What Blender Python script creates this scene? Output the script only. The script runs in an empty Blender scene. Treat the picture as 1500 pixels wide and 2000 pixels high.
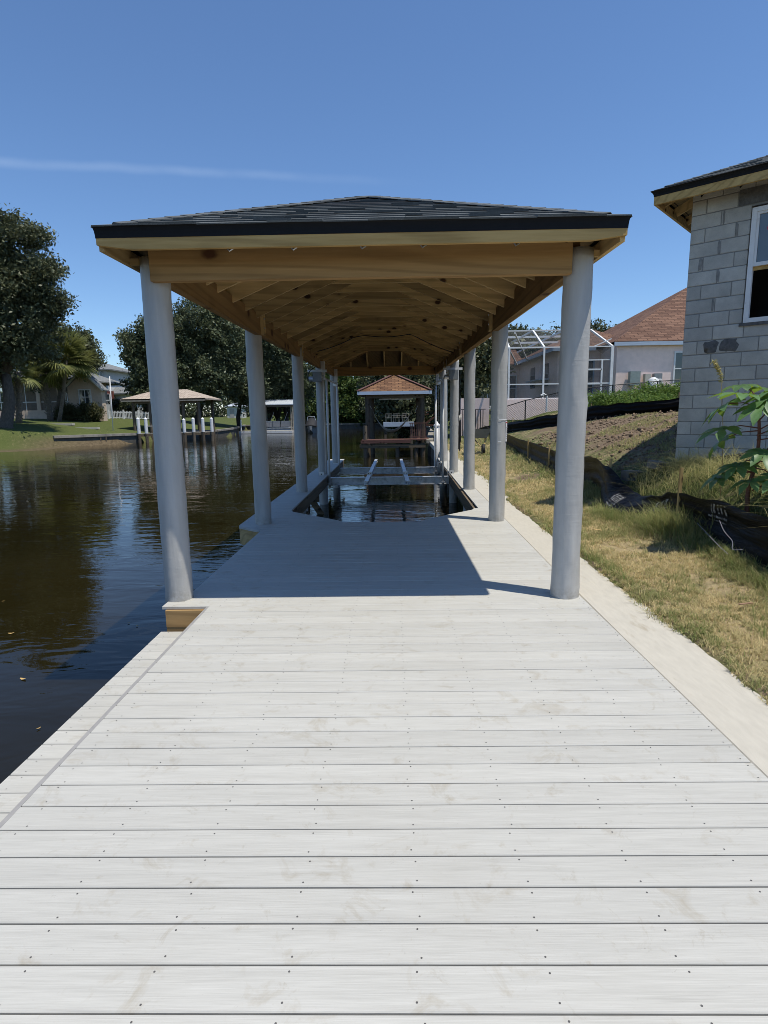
import bpy, math, random
import numpy as np
from mathutils import Vector, Matrix, noise

random.seed(7)
RNG = np.random.default_rng(7)
scene = bpy.context.scene
COL = scene.collection

# ------------------------------------------------------------------ camera, sky, sun, exposure
def set_camera():
    p, r, yw = math.radians(9.69), math.radians(0.85), math.radians(0.9)
    F = Vector((-math.sin(yw) * math.cos(p), math.cos(yw) * math.cos(p), -math.sin(p)))
    R0 = Vector((math.cos(yw), math.sin(yw), 0))
    U0 = R0.cross(F)
    R = R0 * math.cos(r) - U0 * math.sin(r)
    U = U0 * math.cos(r) + R0 * math.sin(r)
    cd = bpy.data.cameras.new('camera')
    cd.sensor_fit = 'HORIZONTAL'
    cd.sensor_width = 36.0
    cd.lens = 36.0 * 1130.0 / 1500.0
    cd.clip_start = 0.05
    cd.clip_end = 3000
    cam = bpy.data.objects.new('camera', cd)
    COL.objects.link(cam)
    m = Matrix((R, U, -F)).transposed().to_4x4()
    m.translation = Vector((0, 0, 1.641))
    cam.matrix_world = m
    scene.camera = cam

set_camera()
SUN = Vector((0.305, -0.168, 1.0)).normalized()
SUN_EL = math.asin(SUN.z)
SUN_AZ = math.atan2(SUN.x, SUN.y)

world = bpy.data.worlds.new('World')
scene.world = world
world.use_nodes = True
def build_world():
    nt = world.node_tree
    N, L = nt.nodes, nt.links
    N.clear()
    out = N.new('ShaderNodeOutputWorld')
    bg = N.new('ShaderNodeBackground')
    sky = N.new('ShaderNodeTexSky')
    sky.sky_type = 'NISHITA'
    sky.sun_disc = False
    sky.sun_elevation = SUN_EL
    sky.sun_rotation = SUN_AZ
    sky.altitude = 0
    sky.air_density = 1.0
    sky.dust_density = 0.0
    sky.ozone_density = 9.0
    bg.inputs['Strength'].default_value = 0.146
    # a faint spreading vapour trail and a few wisps high in the air
    tc = N.new('ShaderNodeTexCoord')
    def dotn(v):
        d = N.new('ShaderNodeVectorMath'); d.operation = 'DOT_PRODUCT'
        L.new(tc.outputs['Generated'], d.inputs[0]); d.inputs[1].default_value = v
        return d.outputs['Value']
    d1 = Vector((-0.4995, 0.8025, 0.3264)).normalized()
    d2 = Vector((-0.0304, 0.9383, 0.3445)).normalized()
    nrm = d1.cross(d2).normalized()
    off = dotn(nrm)
    nz = N.new('ShaderNodeTexNoise'); nz.inputs['Scale'].default_value = 9; nz.inputs['Detail'].default_value = 6
    L.new(tc.outputs['Generated'], nz.inputs['Vector'])
    m1 = N.new('ShaderNodeMath'); m1.operation = 'MULTIPLY_ADD'
    L.new(nz.outputs['Fac'], m1.inputs[0]); m1.inputs[1].default_value = 0.012; L.new(off, m1.inputs[2])
    ab = N.new('ShaderNodeMath'); ab.operation = 'ABSOLUTE'
    sb = N.new('ShaderNodeMath'); sb.operation = 'SUBTRACT'; L.new(m1.outputs[0], sb.inputs[0]); sb.inputs[1].default_value = 0.006
    L.new(sb.outputs[0], ab.inputs[0])
    mr = N.new('ShaderNodeMapRange'); mr.interpolation_type = 'SMOOTHSTEP'
    L.new(ab.outputs[0], mr.inputs['Value'])
    mr.inputs['From Min'].default_value = 0.0; mr.inputs['From Max'].default_value = 0.009
    mr.inputs['To Min'].default_value = 1.0; mr.inputs['To Max'].default_value = 0.0
    al = dotn(d1)
    fd = N.new('ShaderNodeMapRange'); fd.interpolation_type = 'SMOOTHSTEP'
    L.new(al, fd.inputs['Value'])
    fd.inputs['From Min'].default_value = 0.82; fd.inputs['From Max'].default_value = 0.985
    fd.inputs['To Min'].default_value = 0.0; fd.inputs['To Max'].default_value = 1.0
    mm = N.new('ShaderNodeMath'); mm.operation = 'MULTIPLY'; L.new(mr.outputs[0], mm.inputs[0]); L.new(fd.outputs[0], mm.inputs[1])
    nz2 = N.new('ShaderNodeTexNoise'); nz2.inputs['Scale'].default_value = 14; nz2.inputs['Detail'].default_value = 8
    L.new(tc.outputs['Generated'], nz2.inputs['Vector'])
    m3 = N.new('ShaderNodeMath'); m3.operation = 'MULTIPLY'; L.new(mm.outputs[0], m3.inputs[0]); L.new(nz2.outputs['Fac'], m3.inputs[1])
    m4 = N.new('ShaderNodeMath'); m4.operation = 'MULTIPLY'; L.new(m3.outputs[0], m4.inputs[0]); m4.inputs[1].default_value = 0.10
    mix = N.new('ShaderNodeMixRGB'); L.new(m4.outputs[0], mix.inputs['Fac'])
    L.new(sky.outputs[0], mix.inputs['Color1']); mix.inputs['Color2'].default_value = (7.5, 8.5, 9.5, 1)
    L.new(mix.outputs[0], bg.inputs['Color'])
    L.new(bg.outputs[0], out.inputs['Surface'])
build_world()

sd = bpy.data.lights.new('sun', 'SUN')
sd.energy = 4.6
sd.angle = math.radians(0.53)
sd.color = (1.0, 0.945, 0.84)
sun = bpy.data.objects.new('sun', sd)
COL.objects.link(sun)
sun.rotation_euler = SUN.to_track_quat('Z', 'Y').to_euler()
sun.location = (10, -6, 30)
vs = scene.view_settings
vs.view_transform = 'Standard'
vs.look = 'None'
vs.exposure = 0.0
vs.gamma = 1.0
vs.use_curve_mapping = False
scene.cycles.max_bounces = 8
scene.cycles.filter_width = 0.9
scene.cycles.use_denoising = True
scene.cycles.transparent_max_bounces = 16
scene.cycles.caustics_reflective = False
scene.cycles.caustics_refractive = False

# ------------------------------------------------------------------ materials
MATS = {}
def hexc(r, g, b):
    f = lambda c: ((c / 255 + 0.055) / 1.055) ** 2.4 if c > 10 else c / 255 / 12.92
    return (f(r), f(g), f(b))

class NT:
    def __init__(self, name):
        self.m = bpy.data.materials.new(name)
        self.m.use_nodes = True
        self.t = self.m.node_tree
        self.N, self.L = self.t.nodes, self.t.links
        self.bsdf = self.N['Principled BSDF']
        self.out = self.N['Material Output']
    def n(self, typ, **kw):
        x = self.N.new('ShaderNode' + typ)
        for k, v in kw.items():
            if k in x.inputs: x.inputs[k].default_value = v
            else: setattr(x, k, v)
        return x
    def l(self, a, b): self.L.new(a, b)
    def coords(self, scale=(1, 1, 1), kind='Object', jitter=True, rot=(0, 0, 0)):
        tc = self.n('TexCoord')
        mp = self.n('Mapping')
        mp.inputs['Scale'].default_value = scale
        mp.inputs['Rotation'].default_value = rot
        self.l(tc.outputs[kind], mp.inputs['Vector'])
        if jitter:
            oi = self.n('ObjectInfo')
            mu = self.n('VectorMath', operation='SCALE'); mu.inputs[0].default_value = (37.1, 21.7, 13.3)
            self.l(oi.outputs['Random'], mu.inputs['Scale'])
            ad = self.n('VectorMath', operation='ADD')
            self.l(mp.outputs[0], ad.inputs[0]); self.l(mu.outputs[0], ad.inputs[1])
            return ad.outputs[0]
        return mp.outputs[0]
    def noise(self, vec, scale, detail=4, rough=0.55, dist=0.0):
        x = self.n('TexNoise', Scale=scale, Detail=detail, Roughness=rough, Distortion=dist)
        self.l(vec, x.inputs['Vector'])
        return x.outputs['Fac']
    def ramp(self, fac, stops):
        x = self.n('ValToRGB')
        e = x.color_ramp.elements
        while len(e) < len(stops): e.new(0.5)
        for i, (p, c) in enumerate(stops):
            e[i].position = p
            e[i].color = (*c, 1) if len(c) == 3 else c
        self.l(fac, x.inputs['Fac'])
        return x.outputs['Color']
    def mix(self, fac, a, b, mode='MIX'):
        x = self.n('MixRGB', blend_type=mode)
        for s, v in (('Fac', fac), ('Color1', a), ('Color2', b)):
            if isinstance(v, (int, float)): x.inputs[s].default_value = v
            elif isinstance(v, tuple): x.inputs[s].default_value = (*v, 1)
            else: self.l(v, x.inputs[s])
        return x.outputs['Color']
    def maprange(self, v, a, b, c=0.0, d=1.0):
        x = self.n('MapRange'); self.l(v, x.inputs['Value'])
        x.inputs['From Min'].default_value = a; x.inputs['From Max'].default_value = b
        x.inputs['To Min'].default_value = c; x.inputs['To Max'].default_value = d
        return x.outputs[0]
    def math(self, op, a, b=None):
        x = self.n('Math', operation=op)
        for i, v in enumerate((a, b)):
            if v is None: continue
            if isinstance(v, (int, float)): x.inputs[i].default_value = v
            else: self.l(v, x.inputs[i])
        return x.outputs[0]
    def bump(self, h, strength, dist):
        x = self.n('Bump', Strength=strength, Distance=dist)
        self.l(h, x.inputs['Height'])
        self.l(x.outputs[0], self.bsdf.inputs['Normal'])
    def objvar(self, color, amount):
        oi = self.n('ObjectInfo')
        v = self.maprange(oi.outputs['Random'], 0, 1, 1 - amount, 1 + amount)
        hs = self.n('HueSaturation'); self.l(v, hs.inputs['Value']); self.l(color, hs.inputs['Color'])
        return hs.outputs[0]
    def done(self, color=None, rough=None, spec=None, metal=None):
        if color is not None:
            if isinstance(color, tuple): self.bsdf.inputs['Base Color'].default_value = (*color, 1)
            else: self.l(color, self.bsdf.inputs['Base Color'])
        if rough is not None:
            if isinstance(rough, (int, float)): self.bsdf.inputs['Roughness'].default_value = rough
            else: self.l(rough, self.bsdf.inputs['Roughness'])
        if spec is not None: self.bsdf.inputs['Specular IOR Level'].default_value = spec
        if metal is not None: self.bsdf.inputs['Metallic'].default_value = metal
        return self.m

def plain(name, col, rough=0.6, var=0.18, scale=6.0, stretch=(1, 1, 1), bump=0.0, bdist=0.01, bscale=None, ov=0.0, spec=0.4, metal=0.0, dirt=None, dscale=1.5, dlo=0.5, dhi=0.75):
    t = NT(name)
    v = t.coords(stretch)
    f = t.noise(v, scale, 6)
    a = tuple(c * (1 - var) for c in col); b = tuple(min(1, c * (1 + var)) for c in col)
    c = t.ramp(f, [(0.3, a), (0.7, b)])
    if dirt:
        d = t.maprange(t.noise(v, dscale, 8, 0.65), dlo, dhi)
        c = t.mix(d, c, dirt)
    if ov: c = t.objvar(c, ov)
    if bump: t.bump(t.noise(v, bscale or scale * 6, 6, 0.6), bump, bdist)
    MATS[name] = t.done(c, rough, spec, metal)
    return MATS[name]

def wood(name, axis, c1, c2, knot, rough=0.75, ov=0.22, ks=1.0):
    """sawn pine; axis is the direction the grain runs"""
    t = NT(name)
    s = {'x': (0.35, 6, 6), 'y': (6, 0.35, 6), 'z': (6, 6, 0.35)}[axis]
    v = t.coords(s)
    big = t.noise(v, 1.1, 5, 0.6, 0.6)
    wv = t.n('TexWave', wave_type='BANDS', bands_direction='DIAGONAL')
    wv.inputs['Scale'].default_value = 0.9; wv.inputs['Distortion'].default_value = 14.0
    wv.inputs['Detail'].default_value = 2.0; wv.inputs['Detail Scale'].default_value = 0.45
    t.l(v, wv.inputs['Vector'])
    c = t.ramp(big, [(0.25, c1), (0.75, c2)])
    ln = t.maprange(wv.outputs['Fac'], 0.6, 0.95, 0.0, 0.5)
    c = t.mix(ln, c, tuple(x * 0.55 for x in c1))
    fine = t.noise(v, 9, 3)
    c = t.mix(0.25, c, t.ramp(fine, [(0.3, c1), (0.7, c2)]))
    ks3 = {'x': (2.9, 4.6, 4.6), 'y': (4.6, 2.9, 4.6), 'z': (4.6, 4.6, 2.9)}[axis]
    v2 = t.coords(tuple(k * ks for k in ks3))
    vo = t.n('TexVoronoi', feature='F1'); vo.inputs['Scale'].default_value = 1.0
    vo.inputs['Randomness'].default_value = 1.0
    t.l(v2, vo.inputs['Vector'])
    wob = t.math('MULTIPLY', t.noise(v2, 6, 3), 0.08)
    k = t.maprange(t.math('ADD', vo.outputs['Distance'], wob), 0.15, 0.21, 1.0, 0.0)
    halo = t.maprange(t.math('ADD', vo.outputs['Distance'], wob), 0.17, 0.36, 0.4, 0.0)
    c = t.mix(halo, c, tuple(x * 0.5 for x in c1))
    c = t.mix(k, c, knot)
    c = t.objvar(c, ov)
    t.bump(t.math('ADD', fine, wv.outputs['Fac']), 0.15, 0.004)
    MATS[name] = t.done(c, rough, 0.25)
    return MATS[name]

PINE1, PINE2, KNOT = (0.43, 0.295, 0.13), (0.68, 0.49, 0.24), (0.06, 0.03, 0.015)
wood('pine_x', 'x', PINE1, PINE2, KNOT, ov=0.32)
wood('pine_y', 'y', PINE1, PINE2, KNOT)
wood('pine_z', 'z', PINE1, PINE2, KNOT)
wood('pine_pale', 'x', (0.40, 0.25, 0.085), (0.66, 0.46, 0.19), KNOT, ks=0.62, ov=0.05)
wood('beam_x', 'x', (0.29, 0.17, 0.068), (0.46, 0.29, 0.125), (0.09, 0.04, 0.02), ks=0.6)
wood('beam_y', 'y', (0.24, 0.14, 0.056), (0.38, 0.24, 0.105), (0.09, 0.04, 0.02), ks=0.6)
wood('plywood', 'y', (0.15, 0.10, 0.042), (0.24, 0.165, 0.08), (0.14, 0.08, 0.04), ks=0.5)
wood('old_wood_x', 'x', (0.10, 0.075, 0.05), (0.19, 0.15, 0.10), (0.03, 0.02, 0.01))
wood('old_wood_y', 'y', (0.10, 0.075, 0.05), (0.19, 0.15, 0.10), (0.03, 0.02, 0.01))
wood('old_wood_z', 'z', (0.07, 0.055, 0.04), (0.16, 0.13, 0.095), (0.02, 0.015, 0.01))
wood('red_wood', 'x', (0.095, 0.045, 0.035), (0.165, 0.085, 0.068), (0.05, 0.02, 0.015))
wood('stake_wood', 'z', (0.40, 0.27, 0.11), (0.58, 0.42, 0.2), KNOT)

def make_plank_mat():
    t = NT('plank')
    v = t.coords((0.45, 10, 10))
    st = t.noise(v, 3.4, 7, 0.68)
    c = t.ramp(st, [(0.28, (0.405, 0.395, 0.355)), (0.5, (0.475, 0.465, 0.42)), (0.75, (0.535, 0.525, 0.48))])
    v3 = t.coords((1.3, 60, 60))
    fine = t.noise(v3, 5, 3, 0.6)
    c = t.mix(0.45, c, t.ramp(fine, [(0.3, (0.385, 0.375, 0.34)), (0.7, (0.56, 0.55, 0.505))]))
    own = t.coords((1, 1, 1))
    n1 = t.noise(own, 5.0, 9, 0.7, 0.7)
    c = t.mix(t.maprange(n1, 0.56, 0.74, 0.0, 0.7), c, (0.335, 0.295, 0.22))
    geo = t.n('NewGeometry')
    n2 = t.noise(geo.outputs['Position'], 8.0, 9, 0.72, 0.8)
    c = t.mix(t.maprange(n2, 0.60, 0.74, 0.0, 0.6), c, (0.30, 0.26, 0.19))
    n3 = t.noise(geo.outputs['Position'], 0.8, 4, 0.6)
    c = t.mix(t.maprange(n3, 0.5, 0.75, 0.0, 0.28), c, (0.38, 0.355, 0.30))
    n4 = t.noise(own, 34.0, 5, 0.7, 0.9)
    c = t.mix(t.maprange(n4, 0.66, 0.75, 0.0, 0.45), c, (0.20, 0.18, 0.15))
    c = t.objvar(c, 0.045)
    t.bump(t.math('ADD', fine, st), 0.3, 0.002)
    MATS['plank'] = t.done(c, t.maprange(st, 0.3, 0.7, 0.48, 0.68), 0.35)
make_plank_mat()
plain('edge_trim', (0.30, 0.29, 0.275), 0.6, 0.1, 20)
plain('screw', (0.10, 0.095, 0.09), 0.5, 0.2, 40)

def make_pvc():
    t = NT('pile_wrap')
    v = t.coords((1, 1, 0.12))
    c = t.ramp(t.noise(v, 9, 6, 0.6), [(0.3, (0.39, 0.385, 0.37)), (0.7, (0.50, 0.495, 0.475))])
    v2 = t.coords((1, 1, 1))
    d = t.maprange(t.noise(v2, 3.5, 8, 0.7), 0.56, 0.75, 0, 0.5)
    c = t.mix(d, c, (0.33, 0.325, 0.31))
    sx_ = t.n('SeparateXYZ'); tcz = t.n('TexCoord'); t.l(tcz.outputs['Object'], sx_.inputs[0])
    splash = t.math('MULTIPLY', t.maprange(t.math('ABSOLUTE', sx_.outputs['Z']), 0.0, 0.16, 1.0, 0.0), t.maprange(t.noise(v2, 14, 7, 0.7), 0.42, 0.62))
    c = t.mix(t.math('MULTIPLY', splash, 0.55), c, (0.22, 0.19, 0.14))
    scuff = t.maprange(t.noise(t.coords((2, 2, 9)), 6, 5, 0.7), 0.68, 0.74, 0, 0.5)
    c = t.mix(scuff, c, (0.56, 0.55, 0.53))
    v5 = t.coords((3.2, 3.2, 0.5))
    v6 = t.coords((0.8, 0.8, 7))
    ring = t.maprange(t.noise(v6, 3.0, 4, 0.6, 1.0), 0.52, 0.62)
    hh = t.math('ADD', t.noise(v2, 16, 5, 0.6), t.math('ADD', t.noise(v5, 7, 4), t.math('MULTIPLY', ring, 0.16)))
    t.bump(hh, 0.2, 0.014)
    MATS['pile_wrap'] = t.done(c, 0.42, 0.4)
make_pvc()
plain('galv', (0.55, 0.56, 0.58), 0.35, 0.12, 8, metal=0.85)
plain('aluminium', (0.68, 0.69, 0.70), 0.38, 0.12, 5, metal=0.55, dirt=(0.30, 0.29, 0.28), dscale=6)
plain('motor_grey', (0.23, 0.25, 0.26), 0.5, 0.12, 9)
plain('black_plastic', (0.02, 0.02, 0.022), 0.35, 0.2, 9)
plain('pvc_white', (0.68, 0.68, 0.67), 0.4, 0.06, 9)
plain('drip_edge', (0.008, 0.008, 0.009), 0.6, 0.15, 12, spec=0.2)
plain('white_paint', (0.74, 0.74, 0.73), 0.5, 0.06, 6, dirt=(0.45, 0.43, 0.39), dscale=4, dlo=0.58)
plain('concrete_cap', (0.485, 0.455, 0.385), 0.88, 0.06, 30, stretch=(1, 0.25, 1), bump=0.4, bdist=0.004, bscale=90, dirt=(0.30, 0.25, 0.17), dscale=6, dlo=0.64, dhi=0.80)
plain('concrete_old', (0.30, 0.275, 0.23), 0.9, 0.22, 3, bump=0.4, bdist=0.03, bscale=12, dirt=(0.10, 0.085, 0.06), dscale=1.2)
plain('wet_concrete', (0.085, 0.08, 0.068), 0.7, 0.3, 3, bump=0.4, bdist=0.03, bscale=12)
plain('mortar', (0.235, 0.23, 0.215), 0.95, 0.2, 14, bump=0.5, bdist=0.008, bscale=60)
plain('mortar_dark', (0.125, 0.122, 0.118), 0.95, 0.3, 20, bump=0.8, bdist=0.012, bscale=45)

def make_block():
    t = NT('block')
    v = t.coords((1, 1, 1))
    c = t.ramp(t.noise(v, 4, 8, 0.65), [(0.3, (0.41, 0.395, 0.355)), (0.7, (0.56, 0.54, 0.485))])
    sp = t.noise(v, 120, 3)
    c = t.mix(t.maprange(sp, 0.58, 0.7, 0, 0.5), c, (0.22, 0.22, 0.22))
    geo = t.n('NewGeometry')
    n1 = t.noise(geo.outputs['Position'], 1.3, 6, 0.6)
    c = t.mix(t.maprange(n1, 0.5, 0.75, 0, 0.55), c, (0.25, 0.245, 0.235))
    c = t.objvar(c, 0.09)
    t.bump(t.noise(v, 70, 5, 0.7), 0.8, 0.008)
    MATS['block'] = t.done(c, 0.95, 0.15)
make_block()

def make_shingle(name, c1, c2, c3, ov=0.25):
    t = NT(name)
    v = t.coords((1, 1, 1))
    g = t.noise(v, 260, 2, 0.7)
    c = t.ramp(g, [(0.3, c1), (0.52, c2), (0.72, c3)])
    b = t.noise(v, 2.5, 3)
    c = t.mix(t.maprange(b, 0.35, 0.65, 0, 0.4), c, c1)
    c = t.objvar(c, ov)
    t.bump(g, 0.5, 0.003)
    MATS[name] = t.done(c, 0.9, 0.25)
make_shingle('shingle', (0.055, 0.062, 0.062), (0.125, 0.135, 0.138), (0.19, 0.20, 0.20), 0.25)

def roof_tiles(name, c1, c2, c3, bw=0.33, rh=0.145, axis='xz'):
    """distant shingle roof: courses drawn with a brick pattern along the slope, fine relief only"""
    t = NT(name)
    tc = t.n('TexCoord')
    br = t.n('TexBrick'); br.offset = 0.5; br.offset_frequency = 2
    br.inputs['Color1'].default_value = (*c1, 1); br.inputs['Color2'].default_value = (*c2, 1)
    br.inputs['Mortar'].default_value = (*[x * 0.45 for x in c1], 1)
    br.inputs['Scale'].default_value = 1.0; br.inputs['Mortar Size'].default_value = 0.022
    br.inputs['Brick Width'].default_value = bw; br.inputs['Row Height'].default_value = rh
    br.inputs['Bias'].default_value = -0.1
    t.l(tc.outputs['UV'], br.inputs['Vector'])
    n = t.noise(tc.outputs['UV'], 3.0, 5)
    c = t.mix(t.maprange(n, 0.4, 0.7, 0, 0.55), br.outputs['Color'], c3)
    t.bump(br.outputs['Fac'], 0.6, -0.02)
    MATS[name] = t.done(c, 0.9, 0.2)
roof_tiles('roof_brown', (0.115, 0.062, 0.042), (0.235, 0.135, 0.09), (0.17, 0.10, 0.07), 0.55, 0.24)
roof_tiles('roof_rust', (0.12, 0.06, 0.033), (0.30, 0.165, 0.085), (0.20, 0.11, 0.06), 0.42, 0.2)
roof_tiles('roof_tan', (0.40, 0.325, 0.26), (0.56, 0.465, 0.38), (0.49, 0.41, 0.335), 0.4, 0.2)
roof_tiles('roof_grey', (0.19, 0.20, 0.20), (0.27, 0.28, 0.28), (0.22, 0.23, 0.235), 0.4, 0.2)
roof_tiles('roof_terracotta', (0.38, 0.20, 0.12), (0.46, 0.27, 0.17), (0.42, 0.24, 0.15), 0.4, 0.25)

plain('block_old', (0.16, 0.16, 0.155), 0.95, 0.2, 9, bump=0.5, bdist=0.006, bscale=60)
plain('stucco_pink', (0.90, 0.70, 0.62), 0.9, 0.06, 4, bump=0.4, bdist=0.01, bscale=60)
plain('stucco_beige', (0.60, 0.475, 0.375), 0.9, 0.08, 4, bump=0.4, bdist=0.01, bscale=40)
plain('siding_white', (0.62, 0.62, 0.60), 0.7, 0.05, 4)
plain('brick_red', (0.22, 0.07, 0.05), 0.9, 0.25, 9)
plain('roof_metal', (0.62, 0.66, 0.70), 0.45, 0.08, 5, metal=0.3)
plain('fascia_blue', (0.42, 0.50, 0.60), 0.6, 0.12, 6, stretch=(0.4, 6, 6))
plain('shade_black', (0.012, 0.012, 0.012), 0.8, 0.2, 3)  # near-black colour that stands in for shade in unlit openings
plain('bark', (0.12, 0.10, 0.08), 0.95, 0.4, 5, stretch=(4, 4, 0.7), bump=0.9, bdist=0.05, bscale=16)
plain('bark_dark', (0.055, 0.045, 0.036), 0.95, 0.4, 5, stretch=(4, 4, 0.7), bump=0.9, bdist=0.05, bscale=16)
plain('palm_trunk', (0.17, 0.145, 0.12), 0.95, 0.4, 6, stretch=(1, 1, 4), bump=0.9, bdist=0.05, bscale=14)
plain('palm_boot', (0.22, 0.19, 0.155), 0.95, 0.35, 8)
plain('chain_black', (0.02, 0.02, 0.02), 0.5, 0.2, 6)
plain('paper', (0.72, 0.71, 0.72), 0.7, 0.05, 5)
plain('tape', (0.80, 0.80, 0.80), 0.12, 0.03, 5)
plain('red_print', (0.45, 0.04, 0.06), 0.6, 0.1, 9)
plain('grey_print', (0.32, 0.31, 0.36), 0.6, 0.25, 60)
plain('white_print', (0.30, 0.30, 0.30), 0.6, 0.6, 14, dirt=(0.03, 0.03, 0.03), dscale=22, dlo=0.45, dhi=0.6)
plain('rope', (0.5, 0.49, 0.45), 0.9, 0.2, 9)
plain('grey_tub', (0.21, 0.215, 0.21), 0.5, 0.12, 9)
plain('rubber', (0.015, 0.015, 0.015), 0.7, 0.2, 9)
plain('box_green', (0.25, 0.30, 0.28), 0.6, 0.1, 9)
plain('rock', (0.16, 0.15, 0.13), 0.95, 0.3, 5, bump=0.8, bdist=0.03, bscale=14)
plain('seat_vinyl', (0.42, 0.41, 0.40), 0.55, 0.12, 6)
plain('canvas_black', (0.018, 0.018, 0.02), 0.75, 0.25, 5)
plain('dead_leaf', (0.42, 0.28, 0.10), 0.7, 0.3, 20, ov=0.3)
plain('twig', (0.30, 0.19, 0.12), 0.8, 0.2, 20)
plain('red_stem', (0.16, 0.065, 0.05), 0.6, 0.3, 12)

def make_silt():
    t = NT('silt_plastic')
    v = t.coords((1.6, 1.1, 13), jitter=False)
    n = t.noise(v, 3, 6, 0.6)
    c = t.ramp(n, [(0.3, (0.003, 0.003, 0.0035)), (0.75, (0.010, 0.010, 0.012))])
    v2 = t.coords((1, 1, 1), jitter=False)
    dust = t.maprange(t.noise(v2, 2.2, 8, 0.7), 0.66, 0.8, 0, 0.25)
    c = t.mix(dust, c, (0.018, 0.017, 0.015))
    t.bump(t.noise(v, 2.2, 5, 0.6, 0.8), 0.7, 0.03)
    MATS['silt_plastic'] = t.done(c, 0.36, 0.10)
make_silt()

def glass(name, col, rough=0.05):
    t = NT(name)
    v = t.coords((1, 1, 1))
    c = t.ramp(t.noise(v, 1.2, 3), [(0.35, tuple(x * 0.7 for x in col)), (0.65, col)])
    MATS[name] = t.done(c, rough, 0.9)
glass('window_glass', (0.05, 0.065, 0.07))
glass('sash_glass', (0.13, 0.16, 0.18), 0.12)

def make_screen():
    t = NT('insect_screen')
    tr = t.n('BsdfTransparent')
    df = t.n('BsdfDiffuse'); df.inputs['Color'].default_value = (0.11, 0.11, 0.11, 1)
    tc = t.n('TexCoord')
    nz = t.n('TexNoise', Scale=0.8); t.l(tc.outputs['Object'], nz.inputs['Vector'])
    f = t.maprange(nz.outputs['Fac'], 0.3, 0.7, 0.22, 0.30)
    mx = t.n('MixShader'); t.l(f, mx.inputs['Fac'])
    t.l(tr.outputs[0], mx.inputs[1]); t.l(df.outputs[0], mx.inputs[2])
    t.l(mx.outputs[0], t.out.inputs['Surface'])
    MATS['insect_screen'] = t.m
make_screen()

def leaf_mat(name, dark, light, gloss=0.45, trans=0.3, attr='tint'):
    t = NT(name)
    at = t.n('Attribute'); at.attribute_name = attr
    c = t.mix(at.outputs['Fac'], dark, light)
    t.done(c, gloss + 0.12, 0.22)
    tl = t.n('BsdfTranslucent'); t.l(t.mix(0.5, c, tuple(min(1, x * 1.4) for x in light)), tl.inputs['Color'])
    mx = t.n('MixShader'); mx.inputs['Fac'].default_value = trans
    t.l(t.bsdf.outputs[0], mx.inputs[1]); t.l(tl.outputs[0], mx.inputs[2])
    t.l(mx.outputs[0], t.out.inputs['Surface'])
    MATS[name] = t.m
leaf_mat('leaf_oak', (0.024, 0.034, 0.014), (0.165, 0.18, 0.095), 0.34, 0.14)
leaf_mat('leaf_mid', (0.024, 0.036, 0.018), (0.165, 0.19, 0.10), 0.36, 0.14)
leaf_mat('leaf_bright', (0.030, 0.055, 0.014), (0.125, 0.175, 0.045), 0.45, 0.22)
leaf_mat('leaf_shrub', (0.030, 0.038, 0.016), (0.13, 0.125, 0.055), 0.5, 0.2)
leaf_mat('leaf_vine', (0.055, 0.10, 0.018), (0.19, 0.28, 0.06), 0.5, 0.3)
leaf_mat('palm_leaf', (0.07, 0.095, 0.028), (0.25, 0.26, 0.085), 0.4, 0.25)
leaf_mat('palm_seed', (0.16, 0.13, 0.03), (0.28, 0.23, 0.06), 0.7, 0.1)
leaf_mat('grass_blade', (0.11, 0.17, 0.040), (0.66, 0.53, 0.29), 0.6, 0.3)
leaf_mat('weed_blade', (0.115, 0.17, 0.040), (0.50, 0.44, 0.20), 0.5, 0.3)

def make_castor():
    t = NT('castor_leaf')
    v = t.coords((1, 1, 1))
    c = t.ramp(t.noise(v, 9, 4), [(0.3, (0.085, 0.175, 0.06)), (0.7, (0.14, 0.25, 0.10))])
    c = t.objvar(c, 0.2)
    t.done(c, 0.42, 0.4)
    tl = t.n('BsdfTranslucent'); tl.inputs['Color'].default_value = (0.30, 0.46, 0.05, 1)
    mx = t.n('MixShader'); mx.inputs['Fac'].default_value = 0.3
    t.l(t.bsdf.outputs[0], mx.inputs[1]); t.l(tl.outputs[0], mx.inputs[2])
    t.l(mx.outputs[0], t.out.inputs['Surface'])
    MATS['castor_leaf'] = t.m
make_castor()

def make_water():
    t = NT('water')
    geo = t.n('NewGeometry')
    def nz(scale, sx, sy, det, dist=0.0):
        mp = t.n('Mapping'); mp.inputs['Scale'].default_value = (sx, sy, 1)
        t.l(geo.outputs['Position'], mp.inputs['Vector'])
        return t.noise(mp.outputs[0], scale, det, 0.55, dist)
    a = nz(1.0, 0.8, 1.9, 3, 0.5)
    b = nz(1.0, 3.4, 6.5, 3, 0.6)
    pat = t.maprange(nz(0.16, 1, 1.6, 4), 0.45, 0.62, 0.08, 1.0)
    h = t.math('ADD', t.math('MULTIPLY', a, 0.6), t.math('MULTIPLY', t.math('MULTIPLY', b, pat), 0.30))
    t.bump(h, 0.30, 0.07)
    murk = t.ramp(nz(0.35, 1, 1, 4), [(0.3, (0.011, 0.0088, 0.0025)), (0.7, (0.017, 0.0135, 0.0042))])
    t.bsdf.inputs['IOR'].default_value = 1.333
    MATS['water'] = t.done(murk, 0.025, 0.5)
make_water()

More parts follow.
